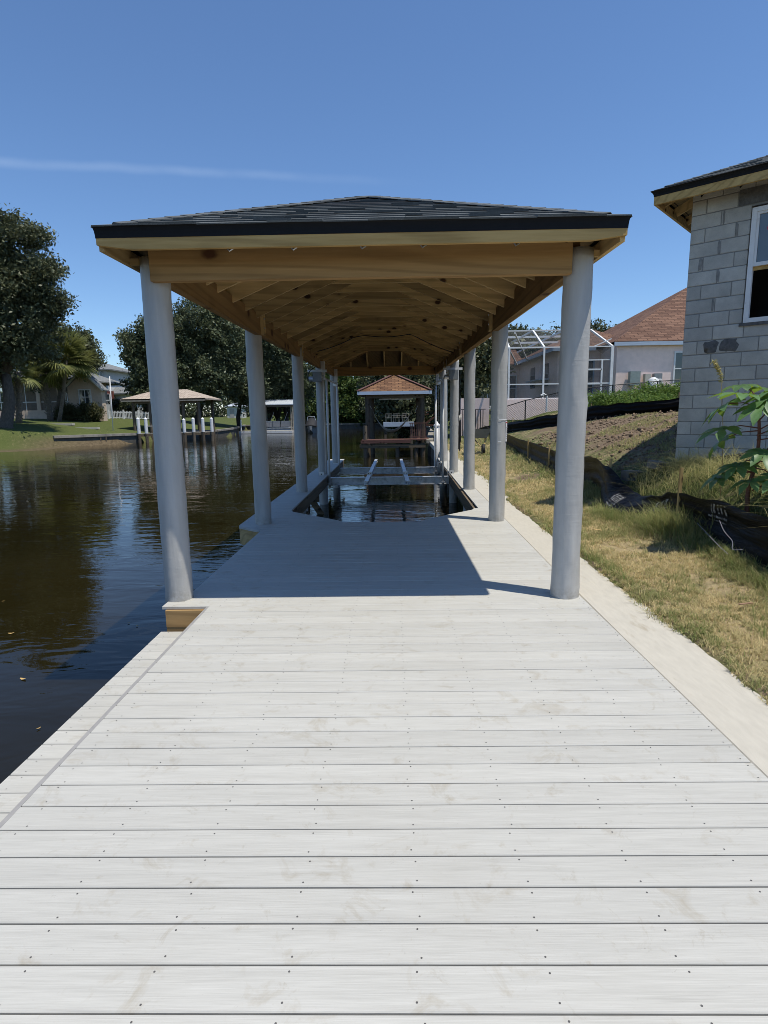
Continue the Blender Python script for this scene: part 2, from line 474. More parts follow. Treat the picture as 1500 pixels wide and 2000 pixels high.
def make_ground():
    t = NT('ground')
    geo = t.n('NewGeometry')
    P = geo.outputs['Position']
    big = t.noise(P, 0.9, 6, 0.6)
    fine = t.noise(P, 22, 5, 0.65)
    mid = t.noise(P, 4.5, 6, 0.65)
    green = t.ramp(fine, [(0.3, (0.048, 0.068, 0.018)), (0.7, (0.120, 0.140, 0.045))])
    dry = t.ramp(fine, [(0.3, (0.26, 0.20, 0.11)), (0.7, (0.44, 0.355, 0.205))])
    at = t.n('Attribute'); at.attribute_name = 'dry'
    dm = t.maprange(t.math('ADD', at.outputs['Fac'], t.math('MULTIPLY', t.math('SUBTRACT', mid, 0.5), 1.1)), 0.35, 0.65)
    c = t.mix(dm, green, dry)
    dirt = t.ramp(t.noise(P, 8, 8, 0.7), [(0.25, (0.115, 0.080, 0.052)), (0.6, (0.21, 0.155, 0.105)), (0.8, (0.33, 0.265, 0.19))])
    at2 = t.n('Attribute'); at2.attribute_name = 'dirt'
    d2 = t.maprange(t.math('ADD', at2.outputs['Fac'], t.math('MULTIPLY', t.math('SUBTRACT', big, 0.5), 1.2)), 0.42, 0.6)
    c = t.mix(d2, c, dirt)
    at3 = t.n('Attribute'); at3.attribute_name = 'sand'
    sand = t.ramp(mid, [(0.3, (0.075, 0.056, 0.034)), (0.7, (0.17, 0.13, 0.08))])
    c = t.mix(at3.outputs['Fac'], c, sand)
    t.bump(t.math('ADD', fine, mid), 0.7, 0.06)
    MATS['ground'] = t.done(c, 0.95, 0.15)
make_ground()

# ------------------------------------------------------------------ mesh helpers
class MB:
    def __init__(self):
        self.v, self.f = [], []
    def add(self, vs, fs):
        o = len(self.v)
        self.v.extend([tuple(p) for p in vs])
        self.f.extend([tuple(i + o for i in f) for f in fs])
        return self
    def box(self, x0, x1, y0, y1, z0, z1):
        return self.add([(x0, y0, z0), (x1, y0, z0), (x1, y1, z0), (x0, y1, z0), (x0, y0, z1), (x1, y0, z1), (x1, y1, z1), (x0, y1, z1)],
                        [(0, 3, 2, 1), (4, 5, 6, 7), (0, 1, 5, 4), (1, 2, 6, 5), (2, 3, 7, 6), (3, 0, 4, 7)])
    def bar(self, p, q, w, h, up=(0, 0, 1)):
        """rectangular bar from p to q: width w sideways, h along up"""
        p, q, up = Vector(p), Vector(q), Vector(up)
        d = (q - p).normalized()
        s = d.cross(up)
        if s.length < 1e-6: s = d.cross(Vector((1, 0, 0)))
        s.normalize(); u = s.cross(d).normalized()
        a, b = s * (w / 2), u * (h / 2)
        vs = [p - a - b, p + a - b, p + a + b, p - a + b, q - a - b, q + a - b, q + a + b, q - a + b]
        return self.add(vs, [(0, 1, 2, 3), (7, 6, 5, 4), (0, 4, 5, 1), (1, 5, 6, 2), (2, 6, 7, 3), (3, 7, 4, 0)])
    def tube(self, pts, rads, n=8, cap=True):
        pts = [Vector(p) for p in pts]
        if not hasattr(rads, '__len__'): rads = [rads] * len(pts)
        o = len(self.v)
        ref = None
        for i, p in enumerate(pts):
            d = (pts[min(i + 1, len(pts) - 1)] - pts[max(i - 1, 0)]).normalized()
            if ref is None:
                ref = d.cross(Vector((0, 0, 1)))
                if ref.length < 0.05: ref = d.cross(Vector((1, 0, 0)))
            s = (ref - d * ref.dot(d)).normalized(); ref = s
            u = d.cross(s)
            for k in range(n):
                a = 2 * math.pi * k / n
                self.v.append(tuple(p + (s * math.cos(a) + u * math.sin(a)) * rads[i]))
        for i in range(len(pts) - 1):
            for k in range(n):
                a, b = o + i * n + k, o + i * n + (k + 1) % n
                self.f.append((a, b, b + n, a + n))
        if cap:
            self.f.append(tuple(o + k for k in range(n))[::-1])
            self.f.append(tuple(o + (len(pts) - 1) * n + k for k in range(n)))
        return self
    def prism(self, poly, vec):
        """planar polygon extruded along vec"""
        n = len(poly); vec = Vector(vec)
        vs = [Vector(p) for p in poly] + [Vector(p) + vec for p in poly]
        fs = [tuple(range(n))[::-1], tuple(range(n, 2 * n))] + [(i, (i + 1) % n, n + (i + 1) % n, n + i) for i in range(n)]
        return self.add(vs, fs)
    def mesh(self, name, mat):
        me = bpy.data.meshes.new(name)
        me.from_pydata(self.v, [], self.f)
        if mat: me.materials.append(MATS[mat])
        me.update()
        return me
    def build(self, name, mat, parent=None, smooth=False, kind=None, recenter=True):
        c = Vector((0, 0, 0))
        if recenter and self.v:
            a = np.array(self.v); c = Vector(((a.min(0) + a.max(0)) / 2).tolist())
            self.v = [tuple(r) for r in (a - np.array(c)).tolist()]
        me = self.mesh(name, mat)
        if smooth: me.polygons.foreach_set('use_smooth', [True] * len(me.polygons))
        return link(name, me, c, parent, kind=kind)

def fix_normals(me):
    import bmesh
    bm = bmesh.new(); bm.from_mesh(me); bmesh.ops.recalc_face_normals(bm, faces=bm.faces[:]); bm.to_mesh(me); bm.free()

WORLD_LOC = {}
def link(name, me, loc=(0, 0, 0), parent=None, rot=None, scale=None, kind=None):
    """loc is in world space; a part is placed relative to its thing's origin"""
    o = bpy.data.objects.new(name, me)
    COL.objects.link(o)
    loc = Vector(loc)
    if parent is not None:
        o.parent = parent
        o.location = loc - WORLD_LOC[parent.name]
    else:
        o.location = loc
    WORLD_LOC[o.name] = loc
    if rot is not None: o.rotation_euler = rot
    if scale is not None: o.scale = scale
    if kind: o['kind'] = kind
    return o

def thing(name, label, cat, loc=(0, 0, 0), group=None):
    o = bpy.data.objects.new(name, None)
    o.empty_display_size = 0.2
    COL.objects.link(o)
    o.location = loc
    WORLD_LOC[o.name] = Vector(loc)
    return tag(o, label, cat, group)
def tag(o, label, cat, group=None):
    o['label'] = label; o['category'] = cat
    if group: o['group'] = group
    return o
def structure(o): o['kind'] = 'structure'; return o

def np_mesh(name, verts, faces, mat, tint=None, smooth=False):
    """faces: (n, k) array"""
    me = bpy.data.meshes.new(name)
    nv, (nf, k) = len(verts), faces.shape
    me.vertices.add(nv); me.vertices.foreach_set('co', np.ascontiguousarray(verts, dtype=np.float32).ravel())
    me.loops.add(nf * k); me.loops.foreach_set('vertex_index', np.ascontiguousarray(faces, dtype=np.int32).ravel())
    me.polygons.add(nf)
    me.polygons.foreach_set('loop_start', np.arange(0, nf * k, k, dtype=np.int32))
    me.polygons.foreach_set('loop_total', np.full(nf, k, dtype=np.int32))
    if smooth: me.polygons.foreach_set('use_smooth', np.ones(nf, dtype=bool))
    if tint is not None:
        for an, arr in (tint.items() if isinstance(tint, dict) else [('tint', tint)]):
            at = me.attributes.new(an, 'FLOAT', 'POINT'); at.data.foreach_set('value', np.ascontiguousarray(arr, dtype=np.float32))
    me.materials.append(MATS[mat])
    me.update(); me.validate()
    return me

def uv_plane_mesh(mb_faces, name, mat):
    """faces given as lists of world points; uv along the face: u horizontal, v up the slope (metres)"""
    vs, fs, uvs = [], [], []
    for poly in mb_faces:
        poly = [Vector(p) for p in poly]
        n = (poly[1] - poly[0]).cross(poly[2] - poly[0]).normalized()
        u = Vector((0, 0, 1)).cross(n)
        u = u.normalized() if u.length > 1e-4 else Vector((1, 0, 0))
        v = n.cross(u)
        o = len(vs)
        vs.extend(poly); fs.append(tuple(range(o, o + len(poly))))
        uvs.extend([(p.dot(u), p.dot(v)) for p in poly])
    a = np.array([tuple(p) for p in vs]); c = (a.min(0) + a.max(0)) / 2
    me = bpy.data.meshes.new(name)
    me.from_pydata([tuple(r) for r in (a - c).tolist()], [], fs)
    ul = me.uv_layers.new(name='UVMap')
    for li, lp in enumerate(me.loops): ul.data[li].uv = uvs[lp.vertex_index]
    me.materials.append(MATS[mat]); me.update()
    return me, c.tolist()

def slab_roof(name, faces, mat, parent, thick=0.12):
    """roof planes with UVs plus a real thickness below them"""
    full = []
    for poly in faces:
        poly = [Vector(p) for p in poly]
        full.append(poly)
        low = [p - Vector((0, 0, thick)) for p in poly]
        full.append(low[::-1])
        for i in range(len(poly)):
            j = (i + 1) % len(poly)
            full.append([poly[i], low[i], low[j], poly[j]])
    me, c = uv_plane_mesh(full, name, mat)
    return link(name, me, c, parent)

# ------------------------------------------------------------------ the lie of the land
ZW = -0.85                                   # water level; z = 0 is the top of the dock
BANK = np.array([(-400, -20), (-90, 28), (-48, 38.5), (-34, 41.2), (-29, 43), (-26.8, 45.6), (-27.4, 48.8), (-27.0, 52.2), (-25.4, 54.0), (-24.5, 55.4), (-24.2, 61.5), (-19.6, 65), (-20.0, 72), (-22.5, 88), (-24.5, 97), (-10, 98), (2.0, 98.5), (4.8, 97), (4.2, 60), (3.0, 45), (2.35, 33), (1.85, 15), (1.72, 5), (1.72, -60)], float)
def fbm(x, y, s, seed=0):
    """cheap smooth noise from sines"""
    r = np.random.default_rng(seed)
    z = np.zeros_like(x)
    for k in range(7):
        a = r.uniform(0, 6.28); w = s * r.uniform(0.6, 2.2)
        z += np.sin((x * math.cos(a) + y * math.sin(a)) * w + r.uniform(0, 6.28)) / 7
    return z
def bank_dist(x, y):
    """signed distance to the water's edge, positive on land"""
    P = np.stack([x.ravel(), y.ravel()], 1)
    best = np.full(len(P), 1e9)
    for a, b in zip(BANK[:-1], BANK[1:]):
        ab = b - a
        t = np.clip(((P - a) @ ab) / (ab @ ab), 0, 1)
        best = np.minimum(best, np.hypot(*(P - a - t[:, None] * ab).T))
    poly = np.vstack([BANK, [(-400, -60)]])
    inside = np.zeros(len(P), bool)
    j = len(poly) - 1
    for i in range(len(poly)):
        xi, yi = poly[i]; xj, yj = poly[j]
        c = ((yi > P[:, 1]) != (yj > P[:, 1])) & (P[:, 0] < (xj - xi) * (P[:, 1] - yi) / (yj - yi + 1e-12) + xi)
        inside ^= c
        j = i
    return np.where(inside, -best, best).reshape(x.shape)
def ground_z(x, y):
    x, y = np.asarray(x, float), np.asarray(y, float)
    d = bank_dist(x, y)
    near = np.interp(x, [1.7, 2.05, 2.17, 2.8, 3.3, 3.7, 4.2, 4.7, 8, 12, 20, 60, 300], [-0.05, -0.03, 0.012, 0.02, 0.08, 0.26, 0.68, 0.84, 1.6, 2.5, 3.2, 3.5, 3.5])
    far = np.interp(x, [1.7, 2.4, 3.2, 4.2, 5.5, 8, 12, 20, 60, 300], [-0.03, -0.02, 0.03, 0.22, 0.78, 1.55, 2.4, 3.0, 3.4, 3.5])
    mid_ = np.interp(x, [1.7, 2.4, 3.2, 4.2, 5.5, 8, 12, 20, 60, 300], [-0.03, -0.02, 0.03, 0.22, 0.78, 1.45, 1.75, 2.2, 3.0, 3.2])
    wf = np.clip((y - 27) / 5, 0, 1); far = mid_ * (1 - wf) + far * wf
    w = np.clip((y - 9.5) / 3.5, 0, 1); w = w * w * (3 - 2 * w)
    zr = near * (1 - w) + far * w
    zr = zr + 0.009 * np.exp(-((x - 2.13) / 0.10) ** 2) * (fbm(x, y, 6, 8) + 0.7 * fbm(x, y, 17, 9))
    zr = zr + np.clip(x - 2.4, 0, 1.5) * 0.018 * fbm(x, y, 2.4, 3) + np.clip(x - 4, 0, 2) * 0.02 * fbm(x, y, 5, 4)
    zl = np.interp(d, [0, 0.4, 2, 8, 14, 40, 200], [0.0, 0.04, 0.25, 1.12, 1.5, 2.2, 3.0])
    zs = np.interp(d, [0, 3.5, 6, 8.5, 13, 40, 200], [ZW - 0.01, ZW + 0.04, ZW + 0.22, 0.1, 1.1, 2.2, 3.0])
    sandy = np.clip(((x + 29.5) * 0.703 - (y - 50.4) * 0.711) / 0.35, 0, 1) * (x < -10) * (y < 56.5)
    zl = zl * (1 - sandy) + zs * sandy
    zf = np.interp(d, [0, 1, 4, 20], [0.0, 0.15, 0.5, 1.3])
    zf = np.where(y > 95.9, zf, zl)
    z = np.where(x > 1.5, zr, np.where(y > 95.9, zf, zl))
    z = np.where((x > 1.5) & (y > 96), np.minimum(zr, zf), z)
    zb = np.where(sandy > 0.3, np.maximum(ZW + d * 0.35, -2.6), -2.6)
    return np.where(d > 0, z, zb)
def gz(x, y): return float(ground_z(np.array([x]), np.array([y]))[0])

def axis_pts(parts):
    out = []
    for a, b, s in parts: out.extend(np.arange(a, b, s).tolist())
    return np.array(sorted(set(round(v, 4) for v in out)))
def build_ground():
    xs = axis_pts([(-1400, -400, 250), (-400, -80, 20), (-80, -48, 3), (-48, -14, 0.8), (-14, 1.5, 1.6), (1.5, 2.0, 0.1), (2.0, 2.4, 0.03), (2.4, 5, 0.09), (5, 12, 0.3), (12, 40, 1.5), (40, 200, 20), (200, 1500, 200)])
    ys = axis_pts([(-300, -20, 40), (-20, 1, 1.0), (1, 13, 0.08), (13, 26, 0.25), (26, 38, 0.6), (38, 104, 0.8), (104, 200, 8), (200, 1900, 160)])
    X, Y = np.meshgrid(xs, ys)
    Z = ground_z(X, Y)
    nx, ny = len(xs), len(ys)
    idx = np.arange(nx * ny).reshape(ny, nx)
    F = np.stack([idx[:-1, :-1].ravel(), idx[:-1, 1:].ravel(), idx[1:, 1:].ravel(), idx[1:, :-1].ravel()], 1)
    # real colour of the soil cover: bare graded earth on the building plot, dry mown turf by the wall
    fx = np.interp(Y, [0, 5, 7.4, 10, 12, 14, 20, 31, 60], [3.4, 3.45, 3.65, 3.65, 4.0, 4.0, 4.25, 4.8, 5])
    bf = np.interp(X, [4.3, 5.3, 7.2, 7.7, 9.2, 12, 40], [31, 26, 22, 20, 19, 18.5, 18])
    dirt = ((X > fx + 0.35) & (Y < bf) & (X < 30)).astype(float) * np.interp(X - fx, [0.3, 1.2, 2.5], [0.2, 0.5, 0.78])
    dirt = np.maximum(dirt, 0.62 * np.exp(-(((X - 3.2) / 0.55) ** 2 + ((Y - 14.3) / 1.1) ** 2)))
    dirt = np.maximum(dirt, np.where((X > 1.7) & (X < 2.5) & (Y < 20), 0.55 * np.exp(-((X - 2.16) / 0.07) ** 2), 0))
    dry = np.where((X > 1.7) & (Y < 30), np.interp(X - 2.1, [0, 0.25, 0.6, 1.2, 1.5, 3], [0.35, 0.62, 0.72, 0.55, 0.3, 0.45]), 0.25)
    dist = bank_dist(X, Y)
    sand = ((X < -10) & (Y < 55) & ((X + 29.5) * 0.703 - (Y - 50.4) * 0.711 > 0)) * np.interp(dist, [0, 2.2, 4.5], [1, 0.8, 0])
    sand = np.maximum(sand, (dist <= 0) * 1.0)
    V = np.stack([X.ravel(), Y.ravel(), Z.ravel()], 1)
    me = np_mesh('ground', V, F, 'ground', {'dirt': dirt.ravel(), 'dry': dry.ravel(), 'sand': sand.ravel()}, smooth=True)
    structure(link('ground', me))
build_ground()
structure(MB().add([(-500, -120, ZW), (30, -120, ZW), (30, 140, ZW), (-500, 140, ZW)], [(0, 1, 2, 3)]).build('canal_water', 'water', recenter=False))

# seawall along our bank: vertical panels and a concrete cap beside the dock
def drift(Y): return 0.017 * max(0.0, Y - 5)
def build_cap():
    m = MB()
    ys = [-14] + [y * 2.0 for y in range(-3, 17)] + [33.5]
    L = [1.672 + drift(y) for y in ys]; R = [2.17 + drift(y) for y in ys]
    for i in range(len(ys)):
        m.v += [(L[i], ys[i], -0.22), (L[i], ys[i], -0.018), (L[i] + 0.012, ys[i], -0.006), (R[i], ys[i], -0.004), (R[i], ys[i], -0.3)]
    for i in range(len(ys) - 1):
        for k in range(4):
            a = i * 5 + k
            m.f.append((a, a + 1, a + 6, a + 5))
    o = m.build('seawall_cap', 'concrete_cap')
    structure(o)
    w = MB()
    y = -14.0
    while y < 33:
        x = 1.74 + drift(y)
        w.box(x, x + 0.16, y + 0.012, y + 1.2 - 0.012, -2.5, -0.2)
        y += 1.2
    structure(w.build('seawall_face', 'wet_concrete'))
build_cap()

# ------------------------------------------------------------------ the dock
DOCK = thing('dock', 'pale grey plank dock with a boat slip opening beside the concrete seawall', 'dock', (0, 4, 0))
PITCH, GAP, TH = 0.1448, 0.0060, 0.026
def plank_mesh(l0, l1, r0, r1, w=PITCH - GAP, th=TH):
    """l0/r0 are the ends on the near edge, l1/r1 on the far edge; edges eased on top"""
    ch = 0.0035
    h = w / 2
    rows = [(-h, -th), (-h, -ch), (-h + ch, 0), (h - ch, 0), (h, -ch), (h, -th)]
    m = MB()
    for (yy, zz) in rows:
        t = (yy + h) / w
        m.v.append((l0 + (l1 - l0) * t, yy, zz)); m.v.append((r0 + (r1 - r0) * t, yy, zz))
    for i in range(5):
        a = 2 * i
        m.f.append((a, a + 1, a + 3, a + 2)[::-1])
    m.f.append((0, 2, 4, 6, 8, 10)[::-1]); m.f.append((1, 3, 5, 7, 9, 11)); m.f.append((0, 1, 11, 10))
    me = m.mesh('plank', 'plank'); fix_normals(me)
    return me
PLANK_CACHE = {}
def plank(y0, l0, l1, r0, r1, z=0.0, screws=None):
    cx = (l0 + r0) / 2
    key = tuple(round(v, 3) for v in (l0 - cx, l1 - cx, r0 - cx, r1 - cx))
    me = PLANK_CACHE.get(key)
    if me is None: me = PLANK_CACHE[key] = plank_mesh(l0 - cx, l1 - cx, r0 - cx, r1 - cx)
    jz = random.uniform(-0.0008, 0.0008)
    o = link('plank', me, (cx, y0 + PITCH / 2, z + jz), DOCK)
    if screws:
        s = MB()
        for sx in screws:
            for sy in (-0.047, 0.047):
                x, yy = sx + random.uniform(-0.012, 0.012), y0 + PITCH / 2 + sy + random.uniform(-0.006, 0.006)
                r = 0.0035
                o0 = len(s.v)
                s.v += [(x + r * math.cos(a), yy + r * math.sin(a), z + jz + 0.0009) for a in [k * math.pi / 3 for k in range(6)]]
                s.f.append(tuple(range(o0, o0 + 6)))
        s.build('screw_heads', 'screw', o, kind='stuff')
    return o

JOISTS = [-1.52 + 0.395 * i for i in range(9)]
EDGE_Y = 4.823                      # where the deck widens under the roof
k0 = -22
for k in range(k0, 52):
    y0 = 1.348 + PITCH * k
    yc = y0 + PITCH / 2
    rx = 1.668 + drift(yc)
    if y0 < EDGE_Y - 0.02: l = -1.612
    elif y0 < 5.20: l = -2.03
    elif y0 < 8.12: l = -1.905
    else: l = None
    if l is not None:
        plank(y0, l, l, rx, rx, screws=[j for j in JOISTS if j > l + 0.05] + ([-1.93] if l < -2 else []))
    else:
        # the deck widens again on the water side just before the slip
        la = np.interp(y0, [8.12, 8.47], [-1.93, -2.33]); lb = np.interp(y0 + PITCH, [8.12, 8.47], [-1.93, -2.33])
        if y0 + PITCH < 8.80:
            plank(y0, la, lb, rx, rx)
# planks round the slip: the opening's near corners are cut off at 45 degrees
SL, SR, SY0, SY1 = -1.765, 1.405, 8.80, 9.80
k = 0
y = 1.348 + PITCH * 51
while y < 21.2:
    ya, yb = y, y + PITCH
    if ya < 8.79 - 0.001 and yb > 8.79:
        pass
    rx = 1.668 + drift(ya)
    ila = np.interp(ya, [SY0, SY1], [-0.77, SL]); ilb = np.interp(yb, [SY0, SY1], [-0.77, SL])
    ira = np.interp(ya, [SY0, SY1], [0.43, SR]) + (drift(ya) * 0.9 if ya > SY1 else 0); irb = np.interp(yb, [SY0, SY1], [0.43, SR]) + (drift(ya) * 0.9 if ya > SY1 else 0)
    if yb > 8.80 or ya > 8.72:
        plank(ya, -2.33, -2.33, ila, ilb)
        plank(ya, ira, irb, rx, rx)
    y += PITCH
# the lower landing strip along the water
y = -1.75
while y < 4.76:
    plank(y, -2.03, -2.03, -1.60, -1.60, z=-0.205, screws=[-1.96, -1.70])
    y += PITCH
DK = lambda m, n, mat, **kw: m.build(n, mat, DOCK, **kw)
DK(MB().box(-1.637, -1.614, -1.84, EDGE_Y - 0.004, -0.19, -0.0015), 'edge_trim_board', 'edge_trim')
DK(MB().box(-1.996, -1.64, 4.802, 4.84, -0.178, -0.029), 'fascia_board', 'beam_x')
DK(MB().box(-1.996, -1.64, 4.806, 4.84, -0.40, -0.181), 'fascia_board', 'beam_x')
DK(MB().box(-1.90, -1.862, 5.22, 8.15, -0.26, -0.029), 'fascia_board', 'pine_y')
DK(MB().box(-2.0, -1.962, 4.84, 5.19, -0.26, -0.029), 'fascia_board', 'pine_y')
DK(MB().bar((-1.91, 8.16, -0.15), (-2.29, 8.49, -0.15), 0.038, 0.24), 'fascia_board', 'pine_x')
DK(MB().box(-2.31, -2.272, 8.49, 21.1, -0.26, -0.029), 'fascia_board', 'old_wood_y')
DK(MB().box(SL - 0.04, SL - 0.002, SY1, 21.1, -0.27, -0.029), 'fascia_board', 'old_wood_y')
DK(MB().bar((SR + 0.022, SY1, -0.15), (SR + 0.022 + drift(21) * 0.9, 21.1, -0.15), 0.038, 0.24), 'fascia_board', 'old_wood_y')
DK(MB().bar((-0.77, SY0 - 0.025, -0.15), (SL - 0.02, SY1 - 0.02, -0.15), 0.038, 0.24), 'fascia_board', 'old_wood_x')
DK(MB().bar((0.43, SY0 - 0.025, -0.15), (SR + 0.02, SY1 - 0.02, -0.15), 0.038, 0.24), 'fascia_board', 'old_wood_x')
DK(MB().box(-0.77, 0.43, SY0 - 0.045, SY0 - 0.006, -0.27, -0.029), 'fascia_board', 'old_wood_x')
for jx in JOISTS:
    DK(MB().box(jx - 0.019, jx + 0.019, -1.8, 8.70, -0.25, -0.028), 'joist', 'old_wood_y')
for jy in (0.3, 2.6, 6.8):
    DK(MB().box(-1.59, 1.66, jy, jy + 0.09, -0.50, -0.252), 'cross_beam', 'old_wood_x')
for (px, py) in [(-1.45, 0.35), (-1.45, 2.65), (-1.45, 6.85), (0.1, 2.65), (0.1, 6.85)]:
    m = MB().tube([(px, py, -2.6), (px, py, -0.50)], 0.13, 14)
    DK(m, 'piling', 'old_wood_z', smooth=False)
for (jx, jx2) in ((-1.98, -1.90), ):
    DK(MB().box(jx, jx2, -1.8, 4.76, -0.44, -0.236), 'step_joist', 'old_wood_y')
# diagonal bracing seen under the water-side walk of the slip
for yy in (10.4, 12.55, 14.2):
    DK(MB().bar((SL - 0.06, yy, -0.42), (-2.25, yy, -0.42), 0.04, 0.2), 'cross_beam', 'old_wood_x')
DK(MB().bar((SL - 0.06, 12.1, -0.46), (SL - 0.06, 13.1, -1.1), 0.05, 0.15), 'brace', 'old_wood_y')
DK(MB().bar((-2.1, 14.4, -0.40), (SL + 0.1, 14.4, -1.1), 0.05, 0.15), 'brace', 'old_wood_x')

# ------------------------------------------------------------------ the boat house
BH = thing('boat_house', 'open boat house with grey wrapped pilings and dark shingled hip roof over the slip', 'boat house', (-0.2, 12.3, -0.85))
TILT = 0.0095
def tz(Y): return TILT * (Y - 5.0)            # the roof climbs very slightly towards the far end
PILES = [(-1.962, 5.065), (1.533, 5.03), (-1.99, 8.72), (1.585, 8.74), (-1.955, 12.35), (1.645, 12.42), (-1.935, 16.05), (1.70, 16.06), (-1.925, 19.75), (1.735, 19.75)]
def pile_mesh(seed, top, lean):
    m = MB(); n, rings, r0, z0 = 40, 72, 0.1235, -2.6
    for i in range(rings + 1):
        z = z0 + (top - z0) * i / rings
        for k in range(n):
            a = 2 * math.pi * k / n
            q = Vector((math.cos(a) * 1.1 + seed * 3.1, math.sin(a) * 1.1, z * 1.6))
            r = r0 * (1 - 0.012 * (z - z0)) + 0.0045 * noise.noise(q * 1.4) + 0.0042 * noise.noise(Vector((q.x * 3.2, q.y * 3.2, z * 9 + seed)))
            f = noise.noise(Vector((q.x * 1.2, q.y * 1.2, z * 5 + 7 * seed)))
            if f > 0.22: r += 0.007 * (f - 0.22) * 4 * abs(math.sin(z * 45))
            if k == (seed * 7) % n: r += 0.0035
            m.v.append((r * math.cos(a) + lean[0] * z, r * math.sin(a) + lean[1] * z, z))
    for i in range(rings):
        for k in range(n):
            a, b = i * n + k, i * n + (k + 1) % n
            m.f.append((a, b, b + n, a + n))
    m.f.append(tuple(rings * n + k for k in range(n)))
    me = m.mesh('piling', 'pile_wrap')
    me.polygons.foreach_set('use_smooth', [True] * len(me.polygons))
    return me
for i, (px, py) in enumerate(PILES):
    link('piling', pile_mesh(i + 1, 2.93 + tz(py), (0.004 * math.sin(i * 2.1), 0.003 * math.cos(i))), (px, py, 0), BH)
MB().tube([(PILES[0][0] - 0.121, PILES[0][1] + 0.035, -0.6), (PILES[0][0] - 0.124, PILES[0][1] + 0.035, 0.98)], 0.017, 8).build('black_conduit', 'drip_edge', BH)
# beams
BX = lambda x0, x1, y0, y1, z0, z1: MB().box(x0, x1, y0, y1, z0, z1)
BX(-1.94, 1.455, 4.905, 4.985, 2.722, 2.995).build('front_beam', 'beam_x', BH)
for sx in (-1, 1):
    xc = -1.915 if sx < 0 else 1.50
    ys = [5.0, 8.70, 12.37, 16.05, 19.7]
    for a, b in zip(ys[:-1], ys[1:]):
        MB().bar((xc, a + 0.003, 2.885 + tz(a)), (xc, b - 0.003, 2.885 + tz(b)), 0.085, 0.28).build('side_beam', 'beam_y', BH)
    for yb in ys[1:4]:
        w = 0.045
        xi = xc - sx * (0.0425 + w / 2)
        blk = MB().bar((xi, yb - 0.07, 2.905 + tz(yb)), (xi, yb + 0.07, 2.905 + tz(yb)), w, 0.30)
        o = blk.build('splice_block', 'pine_z', BH)
        for bz in (-0.06, 0.07):
            MB().tube([(xi - sx * 0.02, yb - 0.02, 2.905 + tz(yb) + bz), (xi - sx * 0.034, yb - 0.02, 2.905 + tz(yb) + bz)], 0.013, 6).build('bolt', 'galv', o)
BX(-1.94, 1.56, 19.68, 19.76, 2.74 + tz(19.7), 3.02 + tz(19.7)).build('rear_beam', 'beam_x', BH)
# roof geometry
EX0, EX1, EY0, EY1 = -2.205, 1.765, 4.56, 20.25
HALF = (EX1 - EX0) / 2; CX = (EX0 + EX1) / 2; SLOPE = 0.42; EZ = 3.035
AY0, AY1 = EY0 + HALF, EY1 - HALF
def rz(d, Y, off=0.0): return EZ + SLOPE * d + tz(Y) + off
ROOF = link('roof', None, (CX, 12.3, 3.0), BH)
def deck_sheet(off, th, inset, mat, name):
    a, b, c, d = EX0 + inset, EX1 - inset, EY0 + inset, EY1 - inset
    P = lambda x, y, dd: Vector((x, y, rz(dd, y, off)))
    c0, c1, c2, c3 = P(a, c, inset), P(b, c, inset), P(b, d, inset), P(a, d, inset)
    r0, r1 = P(CX, AY0, HALF), P(CX, AY1, HALF)
    for poly in ([c0, c1, r0], [c1, c2, r1, r0], [c2, c3, r1], [c3, c0, r0, r1]):
        MB().prism([p - Vector((0, 0, th)) for p in poly], (0, 0, th)).build(name, mat, ROOF)
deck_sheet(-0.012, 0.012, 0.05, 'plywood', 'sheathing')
deck_sheet(0.0, 0.004, 0.03, 'drip_edge', 'underlay')
# rafters, collar ties, hips and jacks: 2x6 lumber on edge
RD = 0.205
def rafter(p, q, mat, name='rafter'):
    m = MB().bar(Vector(p) - Vector((0, 0, RD / 2 + 0.026)), Vector(q) - Vector((0, 0, RD / 2 + 0.026)), 0.038, RD * 0.93)
    return m.build(name, mat, ROOF)
yy = AY0 + 0.02
while yy < AY1 + 0.1:
    for sx in (-1, 1):
        xe = EX0 + 0.27 if sx < 0 else EX1 - 0.27
        rafter((xe, yy, rz(0.27, yy)), (CX + sx * 0.02, yy, rz(HALF - 0.02, yy)), 'pine_x')
    dd = HALF - 0.56
    MB().box(CX - 0.72, CX + 0.72, yy + 0.0205, yy + 0.0585, rz(dd, yy) - 0.245, rz(dd, yy) - 0.085).build('collar_tie', 'pine_x', ROOF)
    yy += 0.61
for dy in (0.52, 1.13, 1.62):
    for ye, sg in ((EY0, 1), (EY1, -1)):
        y_ = ye + sg * dy
        for sx in (-1, 1):
            xe = EX0 + 0.27 if sx < 0 else EX1 - 0.27
            rafter((xe, y_, rz(0.27, y_)), (xe - sx * max(0.03, dy - 0.31), y_, rz(max(0.30, dy - 0.04), y_)), 'pine_x', 'jack_rafter')
for (cx_, cy_, ry) in ((EX0, EY0, AY0), (EX1, EY0, AY0), (EX0, EY1, AY1), (EX1, EY1, AY1)):
    sx = 1 if cx_ < CX else -1; sy = 1 if cy_ < 10 else -1
    rafter((cx_ + sx * 0.33, cy_ + sy * 0.33, rz(0.33, cy_)), (CX, ry, rz(HALF, ry)), 'beam_y', 'hip_rafter')
for j in range(-2, 3):
    xj = CX + j * 0.56
    dd = HALF - abs(j) * 0.56 - 0.06
    rafter((xj, EY1 - 0.33, rz(0.33, EY1)), (xj, EY1 - dd, rz(dd, EY1)), 'pine_y', 'jack_rafter')
    rafter((xj, EY0 + 0.42, rz(0.42, EY0)), (xj, EY0 + dd, rz(dd, EY0)), 'pine_y', 'jack_rafter')
